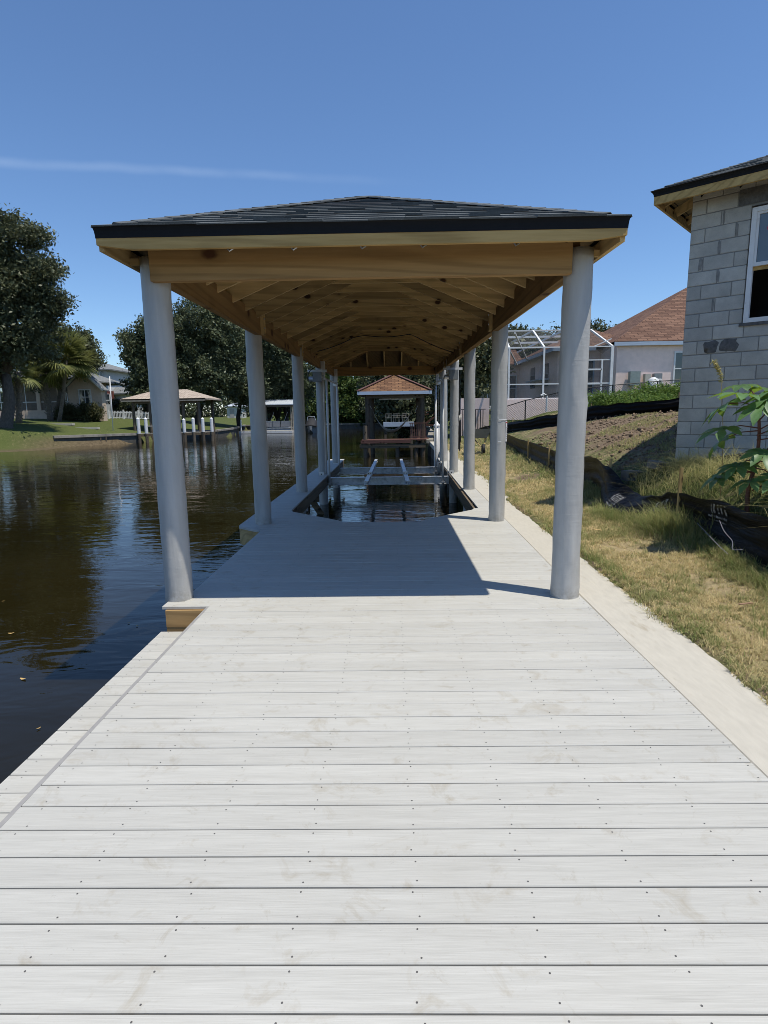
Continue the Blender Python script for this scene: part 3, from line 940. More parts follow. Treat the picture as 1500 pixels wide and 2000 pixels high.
MB().bar((CX, AY0, rz(HALF, AY0) - 0.12), (CX, AY1, rz(HALF, AY1) - 0.12), 0.038, 0.18).build('ridge_board', 'pine_y', ROOF)
# fascia and the flared black drip edge
FZ0, FZ1 = 2.876, 2.995
fi = 0.012
def tapered_board(x0, x1, y, w, z0, z1, cut=0.26, rise=0.035):
    pts = [(x0, y, z0 + rise), (x0 + cut, y, z0), (x1 - cut, y, z0 + 0.002), (x1, y, z0 + rise), (x1, y, z1), (x0, y, z1)]
    return MB().prism(pts, (0, w, 0))
tapered_board(EX0 + fi, EX1 - fi, EY0 + fi, 0.038, FZ0, FZ1).build('fascia_board', 'pine_pale', ROOF)
BX(EX0 + fi, EX1 - fi, EY1 - fi - 0.038, EY1 - fi, FZ0 + tz(EY1), FZ1 + tz(EY1)).build('fascia_board', 'pine_x', ROOF)
for xs_ in (EX0 + fi + 0.019, EX1 - fi - 0.019):
    MB().bar((xs_, EY0 + fi + 0.039, (FZ0 + FZ1) / 2), (xs_, EY1 - fi - 0.039, (FZ0 + FZ1) / 2 + tz(EY1)), 0.038, FZ1 - FZ0).build('fascia_board', 'pine_y', ROOF)
    for k2 in range(26):
        yb = EY0 + 0.5 + 0.61 * k2
        if yb < EY1 - 0.3:
            xin = xs_ + (0.13 if xs_ < 0 else -0.13)
            MB().bar((xs_, yb, FZ0 + 0.03 + tz(yb)), (xin, yb, FZ0 + 0.03 + tz(yb)), 0.038, 0.05).build('soffit_block', 'pine_x', ROOF)
def drip():
    m = MB()
    prof = [(0.0092, 2.962), (0.008, 2.985), (0.005, 3.010), (-0.001, 3.034), (-0.008, 3.044), (-0.006, 3.050), (0.06, 3.062)]
    cor = [(EX0, EY0, 1, 1), (EX1, EY0, -1, 1), (EX1, EY1, -1, -1), (EX0, EY1, 1, -1)]
    for (x, y, sx, sy) in cor:
        for (o, z) in prof: m.v.append((x + sx * o, y + sy * o, z + tz(y)))
    n = len(prof)
    for c in range(4):
        d = (c + 1) % 4
        for i in range(n - 1):
            m.f.append((c * n + i, d * n + i, d * n + i + 1, c * n + i + 1))
    m.build('drip_edge', 'drip_edge', ROOF)
drip()
# shingles: laid course by course, each tab a slab of its own on the near slope
def tab(m, O, U, V, Nn, u0, u1, v0, v1, lift, th, w0, w1):
    """wedge slab on a plane: O origin, U along the course, V up the slope, Nn normal"""
    P = lambda u, v, h: O + U * u + V * v + Nn * h
    m.add([P(u0, v0, lift), P(u1, v0, lift), P(w1, v1, 0.004), P(w0, v1, 0.004), P(u0, v0, lift + th), P(u1, v0, lift + th), P(w1, v1, 0.006), P(w0, v1, 0.006)],
          [(0, 3, 2, 1), (4, 5, 6, 7), (0, 1, 5, 4), (1, 2, 6, 5), (2, 3, 7, 6), (3, 0, 4, 7)])
def shingle_plane(O, U, V, Nn, half_at, length, exposure, single, rmin=0.13, rmax=0.34):
    """half_at(v) -> (u range) at slope position v"""
    v = -0.012
    mass = MB()
    r = random.Random(11)
    row = 0
    while v < length - 0.02:
        ua, ub = half_at(max(v, 0.0))
        u = ua - r.uniform(0, 0.2)
        while u < ub:
            w = r.uniform(rmin, rmax)
            a, b = max(u, ua), min(u + w - 0.002, ub)
            v1 = min(v + exposure * 1.25, length)
            ta, tb = half_at(v1)
            a1 = min(max(u, ta), tb - 0.002); b1 = max(min(u + w - 0.002, tb), a1 + 0.001)
            if b - a > 0.02:
                lam = r.choice((0.0, 0.0, 0.004))
                if single:
                    m = MB(); tab(m, O, U, V, Nn, a, b, v, v1, 0.008 + lam, 0.010 + lam, a1, b1)
                    m.build('shingle', 'shingle', ROOF)
                else:
                    tab(mass, O, U, V, Nn, a, b, v, v1, 0.007 + lam, 0.005 + lam, a1, b1)
            u += w
        v += exposure
        row += 1
    if not single:
        return mass
cs = math.cos(math.atan(SLOPE)); sn = math.sin(math.atan(SLOPE))
SLEN = HALF / cs
sft = lambda v: v * cs
shingle_plane(Vector((EX0, EY0, EZ + tz(EY0))), Vector((1, 0, 0)), Vector((0, cs, sn)), Vector((0, -sn, cs)),
              lambda v: (sft(v), 2 * HALF - sft(v)), SLEN, 0.143, True)
Lr = EY1 - EY0
uy = Vector((0, 1, TILT)).normalized()
shingle_plane(Vector((EX0, EY0, EZ + tz(EY0))), uy, Vector((cs, 0, sn)), Vector((-sn, 0, cs)),
              lambda v: (sft(v), Lr - sft(v)), SLEN, 0.143, False).build('side_shingles', 'shingle', ROOF, kind='stuff')
shingle_plane(Vector((EX1, EY0, EZ + tz(EY0))), uy, Vector((-cs, 0, sn)), Vector((sn, 0, cs)),
              lambda v: (sft(v), Lr - sft(v)), SLEN, 0.143, False).build('side_shingles', 'shingle', ROOF, kind='stuff')
shingle_plane(Vector((EX0, EY1, EZ + tz(EY1))), Vector((1, 0, 0)), Vector((0, -cs, sn)), Vector((0, sn, cs)),
              lambda v: (sft(v), 2 * HALF - sft(v)), SLEN, 0.143, False).build('rear_shingles', 'shingle', ROOF, kind='stuff')
def cap_line(p, q, half=0.13, step=0.143):
    p, q = Vector(p), Vector(q)
    d = (q - p); d.normalize(); p = p + d * 0.16; n = int((q - p).length / step)
    s = d.cross(Vector((0, 0, 1))).normalized()
    drop = Vector((0, 0, -half * SLOPE * (0.7 if abs(d.z) > 0.05 else 1.0)))
    for i in range(n):
        a = p + d * (i * step); b = p + d * (i * step + step * 1.3)
        m = MB()
        lo, hi = Vector((0, 0, 0.020)), Vector((0, 0, 0.013))
        th = Vector((0, 0, 0.006))
        top = [a + s * half + drop + lo, a + lo, a - s * half + drop + lo, b + s * half + drop + hi, b + hi, b - s * half + drop + hi]
        bot = [t - th for t in top]
        m.add(top + bot, [(0, 3, 4, 1), (1, 4, 5, 2), (6, 7, 10, 9), (7, 8, 11, 10), (0, 1, 7, 6), (1, 2, 8, 7), (3, 9, 10, 4), (4, 10, 11, 5), (0, 6, 9, 3), (2, 5, 11, 8)])
        m.build('cap_shingle', 'shingle', ROOF)
apex0 = (CX, AY0, rz(HALF, AY0)); apex1 = (CX, AY1, rz(HALF, AY1))
cap_line((EX0, EY0, EZ), apex0); cap_line((EX1, EY0, EZ), apex0)
cap_line(apex0, apex1, 0.14, 0.20)
# hanger clips along the top of the front beam and a black feed cable stapled across the rafters
for xh in (-1.28, -0.77, -0.22, 0.26, 1.0):
    MB().tube([(xh - 0.02, 4.893, 2.965), (xh, 4.890, 2.935), (xh + 0.03, 4.893, 2.955)], 0.007, 6).build('hanger_clip', 'galv', BH)
cab = MB()
pts = []
yc_ = 14.2
for t_ in np.linspace(0, 1, 40):
    x = -1.75 + 3.25 * t_
    d_ = min(x - EX0, EX1 - x)
    z = min(rz(d_, yc_), rz(HALF - 0.56, yc_) - 0.04) - 0.20 - 0.05 * abs(math.sin(t_ * 9))
    pts.append((x, yc_ + 0.15 * math.sin(t_ * 5), z))
cab.tube(pts, 0.011, 6).build('feed_cable', 'black_plastic', BH)
# a sheet of paper in a clear sleeve taped to the second landward piling
px, py = PILES[3]
tg = thing('taped_notice', 'white paper notice with red heading taped to a grey piling by the lawn', 'notice', (px + 0.13, py - 0.02, 1.2))
def wrap_sheet(a0, a1, z0, z1, r, n=8, curl=0.0):
    m = MB()
    for i in range(n + 1):
        a = a0 + (a1 - a0) * i / n
        rr = r + curl * (i / n) ** 2
        for z in (z0, z1): m.v.append((px + rr * math.cos(a), py + rr * math.sin(a), z))
    for i in range(n): m.f.append((2 * i, 2 * i + 2, 2 * i + 3, 2 * i + 1))
    return m
R_ = math.radians
wrap_sheet(R_(-42), R_(34), 1.20, 1.50, 0.127, 10, 0.015).build('paper_sheet', 'paper', tg)
wrap_sheet(R_(-42), R_(34), 1.474, 1.488, 0.129, 10, 0.015).build('heading', 'red_print', tg)
for i in range(6):
    z_ = 1.24 + i * 0.033
    wrap_sheet(R_(-32), R_(16 - 9 * (i % 3)), z_, z_ + 0.011, 0.129, 8, 0.012).build('text_line', 'grey_print', tg)
for (za, zb, aa, ab) in ((1.515, 1.53, -95, -10), (1.195, 1.21, -100, -78)):
    wrap_sheet(R_(aa), R_(ab), za, zb, 0.1275, 10).build('tape', 'tape', tg)

# ------------------------------------------------------------------ the boat lift
LIFT = thing('boat_lift', 'aluminium cradle boat lift with two cross beams hanging in the slip', 'boat lift', (-0.17, 17.6, -0.3))
def ibeam(y, x0, x1, z0, z1):
    h = z1 - z0; m = MB()
    prof = [(-0.075, 0), (0.075, 0), (0.075, 0.014), (0.008, 0.02), (0.008, h - 0.02), (0.075, h - 0.014), (0.075, h), (-0.075, h), (-0.075, h - 0.014), (-0.008, h - 0.02), (-0.008, 0.02), (-0.075, 0.014)]
    m.prism([(x0, y + a, z0 + b) for a, b in prof], (x1 - x0, 0, 0))
    return m.build('cross_beam', 'aluminium', LIFT)
B1Y, B2Y = 15.75, 19.35
ibeam(B1Y, -2.0, 1.65, -0.285, -0.075)
ibeam(B2Y, -2.04, 1.66, -0.365, -0.15)
for xb_ in (-0.62, 0.345):
    lean = 0.02 if xb_ < 0 else -0.02
    b = MB()
    for wz in ((0.0, 0.02), (0.075, 0.095)):
        b.bar((xb_ - lean, 13.95, -0.035 + wz[0] - 0.03), (xb_ + lean, 21.6, -0.10 + wz[0] - 0.03), 0.10, 0.02)
    b.bar((xb_ - lean, 13.95, -0.03), (xb_ + lean, 21.6, -0.095), 0.016, 0.075)
    bk = b.build('bunk', 'aluminium', LIFT)
    pl = MB().box(xb_ - 0.065, xb_ + 0.065, B1Y - 0.09, B1Y - 0.078, -0.16, 0.075).build('bunk_bracket', 'galv', LIFT)
    for sx in (-0.03, 0.03):
        MB().tube([(xb_ + sx, B1Y - 0.09, 0.03), (xb_ + sx, B1Y - 0.105, 0.03)], 0.014, 6).build('bolt', 'black_plastic', pl)
    MB().box(xb_ - 0.065, xb_ + 0.065, B2Y - 0.09, B2Y - 0.078, -0.24, -0.02).build('bunk_bracket', 'galv', LIFT)
for (x, y, ztop, zb) in ((-1.71, 15.6, 2.55, -0.33), (-1.765, 19.2, 2.55, -0.40), (1.36, 15.6, 2.5, -0.33), (1.435, 19.2, 2.5, -0.40)):
    g = MB().tube([(x, y, zb), (x, y, ztop)], 0.031, 14).build('guide_post', 'pvc_white', LIFT, smooth=True)
    MB().box(x - 0.05, x + 0.05, y - 0.05, y + 0.05, zb + 0.09, zb + 0.13).build('clamp', 'galv', g)
for (x, y, z) in ((-1.93, B1Y - 0.08, 0.0), (-1.89, B2Y - 0.08, -0.07), (1.60, B1Y - 0.08, 0.0), (1.56, B2Y - 0.08, -0.07)):
    p_ = MB().box(x - 0.07, x + 0.07, y - 0.012, y, z - 0.09, z + 0.09).build('end_plate', 'galv', LIFT)
    MB().tube([(x, y - 0.012, z + 0.03), (x, y - 0.03, z + 0.03)], 0.018, 6).build('bolt', 'black_plastic', p_)
for (x, y) in ((-1.83, 15.82), (-1.82, 19.4), (1.50, 15.82), (1.53, 19.4)):
    MB().tube([(x, y, -0.2), (x, y, 2.5)], 0.006, 5).build('lift_cable', 'galv', LIFT)
for sx, xm in ((-1, -1.945), (1, 1.635)):
    ym = 15.66
    mo = MB().box(xm - 0.115, xm + 0.115, ym - 0.14, ym + 0.14, 2.485, 2.735).build('motor_cover', 'motor_grey', LIFT)
    gx = xm + sx * -0.0
    g = MB().tube([(xm - 0.125, ym, 2.56), (xm - 0.235, ym, 2.56)], 0.062, 16).build('gear_pulley', 'galv', LIFT)
    MB().tube([(xm - 0.236, ym, 2.56), (xm - 0.25, ym, 2.56)], 0.028, 10).build('hub', 'black_plastic', g)
    MB().box(xm - 0.27, xm + 0.24, ym + 0.02, ym + 0.06, 2.74, 2.80).build('mount_channel', 'white_paint', LIFT)
    MB().box(xm - sx * 0.13 - 0.05, xm - sx * 0.13 + 0.05, 15.70, 15.86, 2.66, 3.02).build('top_post', 'white_paint', LIFT)
    MB().box(xm - sx * 0.13 - 0.05, xm - sx * 0.13 + 0.05, 19.28, 19.44, 2.66, 3.08).build('top_post', 'white_paint', LIFT)
    MB().tube([(xm - sx * 0.10, 15.55, 2.60), (xm - sx * 0.10, 19.5, 2.64)], 0.03, 12).build('drive_shaft', 'galv', LIFT)
    for yy_ in (15.72, 19.32):
        MB().box(xm - sx * 0.1 - 0.07, xm - sx * 0.1 + 0.07, yy_, yy_ + 0.10, 2.54, 2.68).build('bearing_block', 'galv', LIFT)
        MB().tube([(xm - sx * 0.1, yy_ + 0.11, 2.60), (xm - sx * 0.1, yy_ + 0.24, 2.60)], 0.075, 16).build('cable_drum', 'galv', LIFT)
MB().tube([(-2.0, 15.55, 2.85), (-2.1, 15.45, 2.78), (-2.17, 15.45, 2.68), (-2.2, 15.5, 2.58)], 0.012, 6).build('motor_lead', 'black_plastic', LIFT)

# ------------------------------------------------------------------ foliage
def leaf_cloud(centers, per, spread, leaf, rng, flat=0.7, up=0.5, tint_c=None, aspect=0.5, tint_w=0.35):
    """rhombic leaves scattered round cluster centres"""
    n = len(centers) * per
    ci = np.repeat(np.arange(len(centers)), per)
    c = centers[ci] + rng.normal(size=(n, 3)) * np.array([spread, spread, spread * flat])
    nrm = rng.normal(size=(n, 3)); nrm[:, 2] += up; nrm /= np.linalg.norm(nrm, axis=1)[:, None]
    t = rng.normal(size=(n, 3)); t -= (t * nrm).sum(1)[:, None] * nrm; t /= np.linalg.norm(t, axis=1)[:, None]
    b = np.cross(nrm, t)
    s = leaf * rng.uniform(0.6, 1.35, n)[:, None]
    V = np.stack([c + t * s, c + b * s * aspect + nrm * s * 0.15, c - t * s, c - b * s * aspect + nrm * s * 0.15], 1).reshape(-1, 3)
    F = np.arange(4 * n).reshape(n, 4)
    if tint_c is None: tint_c = rng.uniform(0, 1, len(centers))
    ti = np.clip(tint_c[ci] * (1 - tint_w) + rng.uniform(0, 1, n) * tint_w, 0, 1)
    return V, F, np.repeat(ti, 4)

def lobe_points(lobes, n, rng, shell=0.45):
    """cluster centres spread through ellipsoid lobes, denser towards the outside"""
    w = np.array([l[1][0] * l[1][1] * l[1][2] for l in lobes]) ** (2 / 3); w = w / w.sum()
    pts = []
    for (c, r), k in zip(lobes, np.round(w * n).astype(int)):
        d = rng.normal(size=(k, 3)); d /= np.linalg.norm(d, axis=1)[:, None]
        rad = rng.uniform(0.12, 1, k) ** shell
        wob = 1 + 0.3 * np.sin(d[:, 0] * 6 + c[0]) * np.cos(d[:, 2] * 5 + c[1]) * np.cos(d[:, 1] * 4) + rng.normal(size=k) * 0.05
        wob = np.where(rng.uniform(0, 1, k) < 0.10, wob * rng.uniform(1.05, 1.32, k), wob)
        pts.append(np.array(c) + d * (rad * wob)[:, None] * np.array(r))
    return np.vstack(pts)

def tree(name, label, base, lobes, clusters, per, leaf, mat, seed, trunk_r=0.35, fork=0.35, spread=0.45, bark='bark', cat='tree', group=None, limbs=7, hang=0.0, trunks=None):
    rng = np.random.default_rng(seed)
    base = (base[0], base[1], gz(base[0], base[1]) if len(base) < 3 else base[2])
    T = thing(name, label, cat, base, group)
    pts = lobe_points(lobes, clusters, rng)
    V, F, ti = leaf_cloud(pts, per, spread, leaf, rng)
    if hang:
        k = max(1, clusters // 5)
        low = pts[rng.choice(len(pts), k, replace=False)]
        st = [low - np.array([0, 0, 1.0]) * j * hang / 4 + rng.normal(size=(k, 3)) * 0.08 for j in range(5)]
        V2, F2, t2 = leaf_cloud(np.vstack(st), max(3, per // 5), spread * 0.35, leaf * 0.8, rng)
        F = np.vstack([F, F2 + len(V)]); V = np.vstack([V, V2]); ti = np.concatenate([ti, t2])
    me = np_mesh('crown', V - np.array(base), F, mat, ti)
    link('crown', me, base, T)
    B = Vector(base)
    allc = np.array([l[0] for l in lobes])
    cen = Vector(allc.mean(0).tolist())
    for tb in (trunks or [(0, 0)]):
        b0 = B + Vector((tb[0], tb[1], -0.3))
        f0 = b0.lerp(cen, fork) + Vector((rng.uniform(-.3, .3), rng.uniform(-.3, .3), 0))
        mid = b0.lerp(f0, 0.5) + Vector((rng.uniform(-.25, .25), rng.uniform(-.25, .25), 0))
        MB().tube([b0, b0 + Vector((0, 0, 0.5)), mid, f0], [trunk_r * 1.35, trunk_r * 1.05, trunk_r * 0.9, trunk_r * 0.72], 12).build('trunk', bark, T, smooth=True)
        tgt = pts[rng.choice(len(pts), limbs, replace=False)]
        for q in tgt:
            q = Vector(q.tolist())
            m1 = f0.lerp(q, 0.4) + Vector((0, 0, 0.12 * (q - f0).length))
            MB().tube([f0 - Vector((0, 0, 0.2)), m1, q], [trunk_r * 0.55, trunk_r * 0.33, trunk_r * 0.08], 7).build('limb', bark, T, smooth=True)
    return T

def shrub(name, label, c, r, clusters, per, leaf, mat, seed, spread=0.16, cat='shrub', group=None, spiky=False):
    rng = np.random.default_rng(seed)
    z = gz(c[0], c[1])
    base = (c[0], c[1], z)
    T = thing(name, label, cat, base, group)
    pts = lobe_points([((c[0], c[1], z + r[2] * 0.85), r)], clusters, rng, 0.5)
    pts[:, 2] = np.maximum(pts[:, 2], z + 0.05)
    V, F, ti = leaf_cloud(pts, per, spread, leaf, rng, up=0.3, aspect=0.14 if spiky else 0.45)
    link('foliage', np_mesh('foliage', V - np.array(base), F, mat, ti), base, T)
    for i in range(5):
        q = Vector(pts[rng.integers(len(pts))].tolist())
        MB().tube([(c[0], c[1], z - 0.1), Vector(base).lerp(q, 0.5) + Vector((0, 0, 0.1)), q], [0.045, 0.03, 0.01], 6).build('stem', 'bark_dark', T)
    return T

# great oak at the left edge and the tree behind it
tree('oak_tree', 'huge dark oak spreading over the far bank at the left edge', (-33.6, 50.5),
     [((-33.6, 50, 14.2), (3.6, 4.2, 3.7)), ((-29.4, 49.6, 16.2), (1.7, 1.8, 0.9)), ((-28.8, 50, 13.6), (1.9, 2.0, 1.2)), ((-28.7, 50.2, 11.2), (1.9, 2.2, 1.3)), ((-30.8, 49.8, 12.6), (2.2, 2.6, 2.2)), ((-31.6, 50.5, 8.8), (3.2, 3.6, 2.6)), ((-38, 50, 10), (5, 5, 6)), ((-36, 49, 6.4), (4, 4, 2.2)), ((-31.2, 49.5, 17.2), (1.2, 1.4, 0.7))],
     1500, 62, 0.145, 'leaf_oak', 21, 0.5, 0.42, 0.36, 'bark', hang=1.2, limbs=12)
tree('oak_tree', 'smaller dark oak with round top standing behind the palms', (-37.6, 64.5),
     [((-34.9, 64.5, 9.0), (2.7, 2.4, 2.5)), ((-33.2, 64.2, 8.0), (1.5, 1.6, 1.7)), ((-38.0, 64.5, 7.9), (2.8, 2.2, 2.6))],
     520, 54, 0.16, 'leaf_oak', 22, 0.26, 0.5, 0.32)
# the tall stand behind the tan roofed boat shelter
tree('tall_tree', 'tall dark tree with drooping branches behind the tan roofed shelter', (-25.5, 76),
     [((-24.5, 76, 12.2), (4.2, 4, 4.0)), ((-27.2, 76, 8.2), (3.2, 3.5, 3.6)), ((-21.0, 76, 10.0), (3.4, 3.5, 4.2)), ((-23.5, 75, 6.5), (4.0, 3.5, 3.0))],
     1150, 54, 0.175, 'leaf_mid', 23, 0.45, 0.3, 0.40, 'bark_dark', hang=1.6, limbs=12)
tree('tall_tree', 'sparse feathery tree leaning out at the edge of the dark stand', (-31.3, 75),
     [((-31.8, 75, 9.4), (2.0, 2.2, 2.4)), ((-30.0, 75, 12.2), (2.0, 2.0, 1.6)), ((-31.0, 75, 5.6), (2.3, 2.2, 2.2)), ((-33.0, 75, 11.4), (1.1, 1.2, 0.7))],
     330, 40, 0.20, 'leaf_mid', 24, 0.22, 0.5, 0.42, 'bark_dark', hang=1.0)
tree('tall_tree', 'dense dark tree rising behind the pontoon boat shelter', (-16.5, 86),
     [((-17.0, 86, 9.2), (3.6, 3.5, 4.8)), ((-14.2, 86, 7.6), (3.0, 3, 3.8)), ((-19.0, 85, 6.2), (2.6, 3, 3.4)), ((-16, 85, 12.4), (2.4, 2.4, 2.2))],
     900, 52, 0.18, 'leaf_mid', 25, 0.4, 0.35, 0.48, 'bark_dark', hang=2.0, trunks=[(0, 0), (-2.2, -1.0), (1.8, 0.6)])
tree('tall_tree', 'dark tree shading the lawn behind the white post jetty', (-22.0, 84),
     [((-22.5, 84, 10.5), (3.2, 3, 4.0)), ((-21, 83.5, 6.0), (3.0, 3, 2.6))], 480, 42, 0.23, 'leaf_mid', 26, 0.35, 0.4, 0.46, 'bark_dark', hang=1.8)
# low wood closing the end of the canal
CEN = [(-15.0, 101, 3.2, 8.2, 'leaf_bright', 'bright green tree at the water where the canal ends, below the gap of sky'),
       (-11.2, 103, 3.6, 10.4, 'leaf_bright', 'light green tall tree at the canal end left of the rust roofed shelter'),
       (-6.8, 102, 3.6, 8.6, 'leaf_bright', 'mid green broad tree at the canal end beside the rust roof corner'),
       (-2.2, 104, 4.0, 9.2, 'leaf_mid', 'dark green tree directly behind the rust roof peak'),
       (2.6, 102, 4.0, 8.4, 'leaf_bright', 'green tree behind the right slope of the rust roof'),
       (7.0, 100, 4.0, 9.0, 'leaf_mid', 'dark tree above the brown wooden railing frame beyond the shelter')]
for i, (x, y, r, h, mt, lb) in enumerate(CEN):
    tree('bank_tree', lb, (x, y), [((x, y, h * 0.62), (r, r, h * 0.42)), ((x - 1.3, y - 1, h * 0.32), (r, r * 0.9, h * 0.34)), ((x + 1.6, y - 1.5, h * 0.26), (r * 0.8, r * 0.8, h * 0.28))],
         560, 40, 0.26, mt, 40 + i, 0.28, 0.4, 0.5, 'bark_dark', group='trees closing the canal')
for i, (x, y, r, h, lb) in enumerate([(0.5, 48.5, 2.6, 5.0, 'dark leafy tree shading the patio table beyond the rust roofed shelter'), (-3.0, 64, 2.6, 3.6, 'low dark tree hanging over the water left of the rust roofed shelter'), (4.6, 60, 2.4, 5.8, 'dark tree standing beyond the brown railing frame on the bank')]):
    yb = 99 if x < 0 else y
    tree('bank_tree', lb, (x, yb), [((x, yb, h * 0.6 + 0.6), (r, r, h * 0.5)), ((x + 0.8, yb, h * 0.4), (r * 0.8, r, h * 0.4))], 300, 38, 0.2, 'leaf_oak', 60 + i, 0.2, 0.4, 0.36, 'bark_dark')
# trees on the landward side
tree('yard_tree', 'dense dark tree seen between the grey pilings beside the screened cage', (4.9, 37),
     [((4.6, 37, 4.2), (1.7, 1.8, 2.3)), ((5.6, 38, 5.2), (1.5, 1.5, 1.9)), ((4.0, 38, 2.6), (1.5, 1.6, 1.5))], 420, 42, 0.13, 'leaf_oak', 71, 0.16, 0.4, 0.28, 'bark_dark')
for i, (x, y, r, h, lb) in enumerate([(12.6, 60, 2.9, 9.4, 'dark treetop showing over the left of the screened pool cage'), (16.4, 61, 3.1, 9.0, 'dark treetop showing over the middle of the pool cage'), (20.2, 62, 2.2, 9.6, 'narrow dark treetop beside the brown hip roof'), (24.5, 64, 2.2, 9.9, 'small treetop peeping over the brown roof slope')]):
    tree('yard_tree', lb, (x, y), [((x, y, h - 1.6), (r, r, 2.2)), ((x + 0.9, y, h - 3.2), (r, r, 2.0))], 300, 40, 0.19, 'leaf_oak', 75 + i, 0.25, 0.6, 0.38, 'bark_dark', group='treetops behind the pool cage')

# ------------------------------------------------------------------ palms
def frond_mesh(seed, size, droop):
    """fan leaf on a long stalk: stalk and pleated segments, hanging tips"""
    rng = np.random.default_rng(seed)
    V, F, T = [], [], []
    L = size
    for k in range(4):                                   # stalk
        a, b = L * 0.6 * k / 4, L * 0.6 * (k + 1) / 4
        za, zb = -droop * 0.18 * a * a, -droop * 0.18 * b * b
        o = len(V); w = 0.022
        V += [(a, -w, za), (a, w, za), (b, w, zb), (b, -w, zb)]; F.append((o, o + 1, o + 2, o + 3)); T += [0.75] * 4
    hx, hz = L * 0.6, -droop * 0.18 * (L * 0.6) ** 2
    n = 26
    for k in range(n):
        an = math.radians(-125 + 250 * k / (n - 1))
        ln = L * (0.62 + 0.2 * math.cos(an)) * rng.uniform(0.85, 1.1)
        dx, dy = math.cos(an), math.sin(an)
        wx, wy = -dy, dx
        w = 0.055 * L
        t0 = rng.uniform(0.1, 0.8)
        p = []
        for j, s in enumerate((0.05, 0.5, 0.85, 1.0)):
            fall = -droop * (0.12 * s + 0.55 * max(0, s - 0.45) ** 1.5) * ln - 0.10 * ln * s * abs(math.sin(an))
            p.append((hx + dx * ln * s, dy * ln * s, hz + fall))
        ws = (0.25, 1.0, 0.6, 0.05)
        o = len(V)
        for q, ww in zip(p, ws):
            V += [(q[0] - wx * w * ww / 2, q[1] - wy * w * ww / 2, q[2]), (q[0] + wx * w * ww / 2, q[1] + wy * w * ww / 2, q[2] + 0.012)]
            T += [t0, t0]
        for j in range(3): F.append((o + 2 * j, o + 2 * j + 1, o + 2 * j + 3, o + 2 * j + 2))
    return np_mesh('frond', np.array(V), np.array(F), 'palm_leaf', np.array(T))
FRONDS = [frond_mesh(s, 1.7, d) for s, d in ((1, 0.35), (2, 0.6), (3, 1.0))]
def palm(label, base, top, r, nf=30, boots=False, seed=0, seeds=False, scale=1.0):
    rng = random.Random(seed)
    b = Vector((base[0], base[1], gz(base[0], base[1]) - 0.2)); t = Vector(top)
    T = thing('cabbage_palm', label, 'palm', tuple(b))
    mid = b.lerp(t, 0.5) + Vector((0.12, 0, 0))
    tr = MB().tube([b, b.lerp(mid, 0.4), mid, mid.lerp(t, 0.6), t], [r * 1.3, r * 1.05, r, r, r * 0.9], 12).build('trunk', 'palm_trunk', T, smooth=True)
    if boots:
        n = 46
        for i in range(n):
            s = 0.08 + 0.9 * i / n
            p = b.lerp(t, s); a = i * 2.4
            d = Vector((math.cos(a), math.sin(a), 0))
            MB().bar(p + d * r * 0.8, p + d * (r * 1.75) + Vector((0, 0, 0.28)), 0.12, 0.05, up=d).build('leaf_base', 'palm_boot', tr)
    for i in range(nf):
        el = rng.uniform(-0.6, 1.2) if i > nf // 3 else rng.uniform(0.7, 1.5)
        az = i * 2.399 + rng.uniform(-0.2, 0.2)
        me = FRONDS[2 if el < 0 else (1 if el < 0.7 else 0)]
        s = rng.uniform(0.85, 1.1) * scale
        o = link('frond', me, t + Vector((0, 0, 0.1)), T, rot=(rng.uniform(-0.3, 0.3), -el, az), scale=(s, s, s))
    if seeds:
        for i in range(6):
            a = i * 1.05 + 0.3
            c = np.array([[t.x + math.cos(a) * s * 0.9, t.y + math.sin(a) * s * 0.9 - 0.2, t.z + 0.35 + 0.4 * s - 0.75 * s * s] for s in np.linspace(0.3, 1.25, 9)])
            V, F, ti = leaf_cloud(c, 22, 0.10, 0.05, np.random.default_rng(i))
            link('seed_spray', np_mesh('seed_spray', V - np.array(t), F, 'palm_seed', ti), t, T)
    return T
palm('leaning cabbage palm with smooth trunk and yellow seed sprays before the beige gable', (-34.95, 61), (-33.5, 61, 7.5), 0.17, 58, False, 3, True, 1.35)
palm('cabbage palm with rough crosshatched trunk nearest the screened porch', (-36.4, 62), (-36.7, 62, 6.3), 0.26, 28, True, 4, scale=1.1)
palm('cabbage palm with crosshatched trunk beside the big oak trunk', (-36.0, 56), (-35.6, 56, 6.0), 0.25, 26, True, 5, scale=1.05)

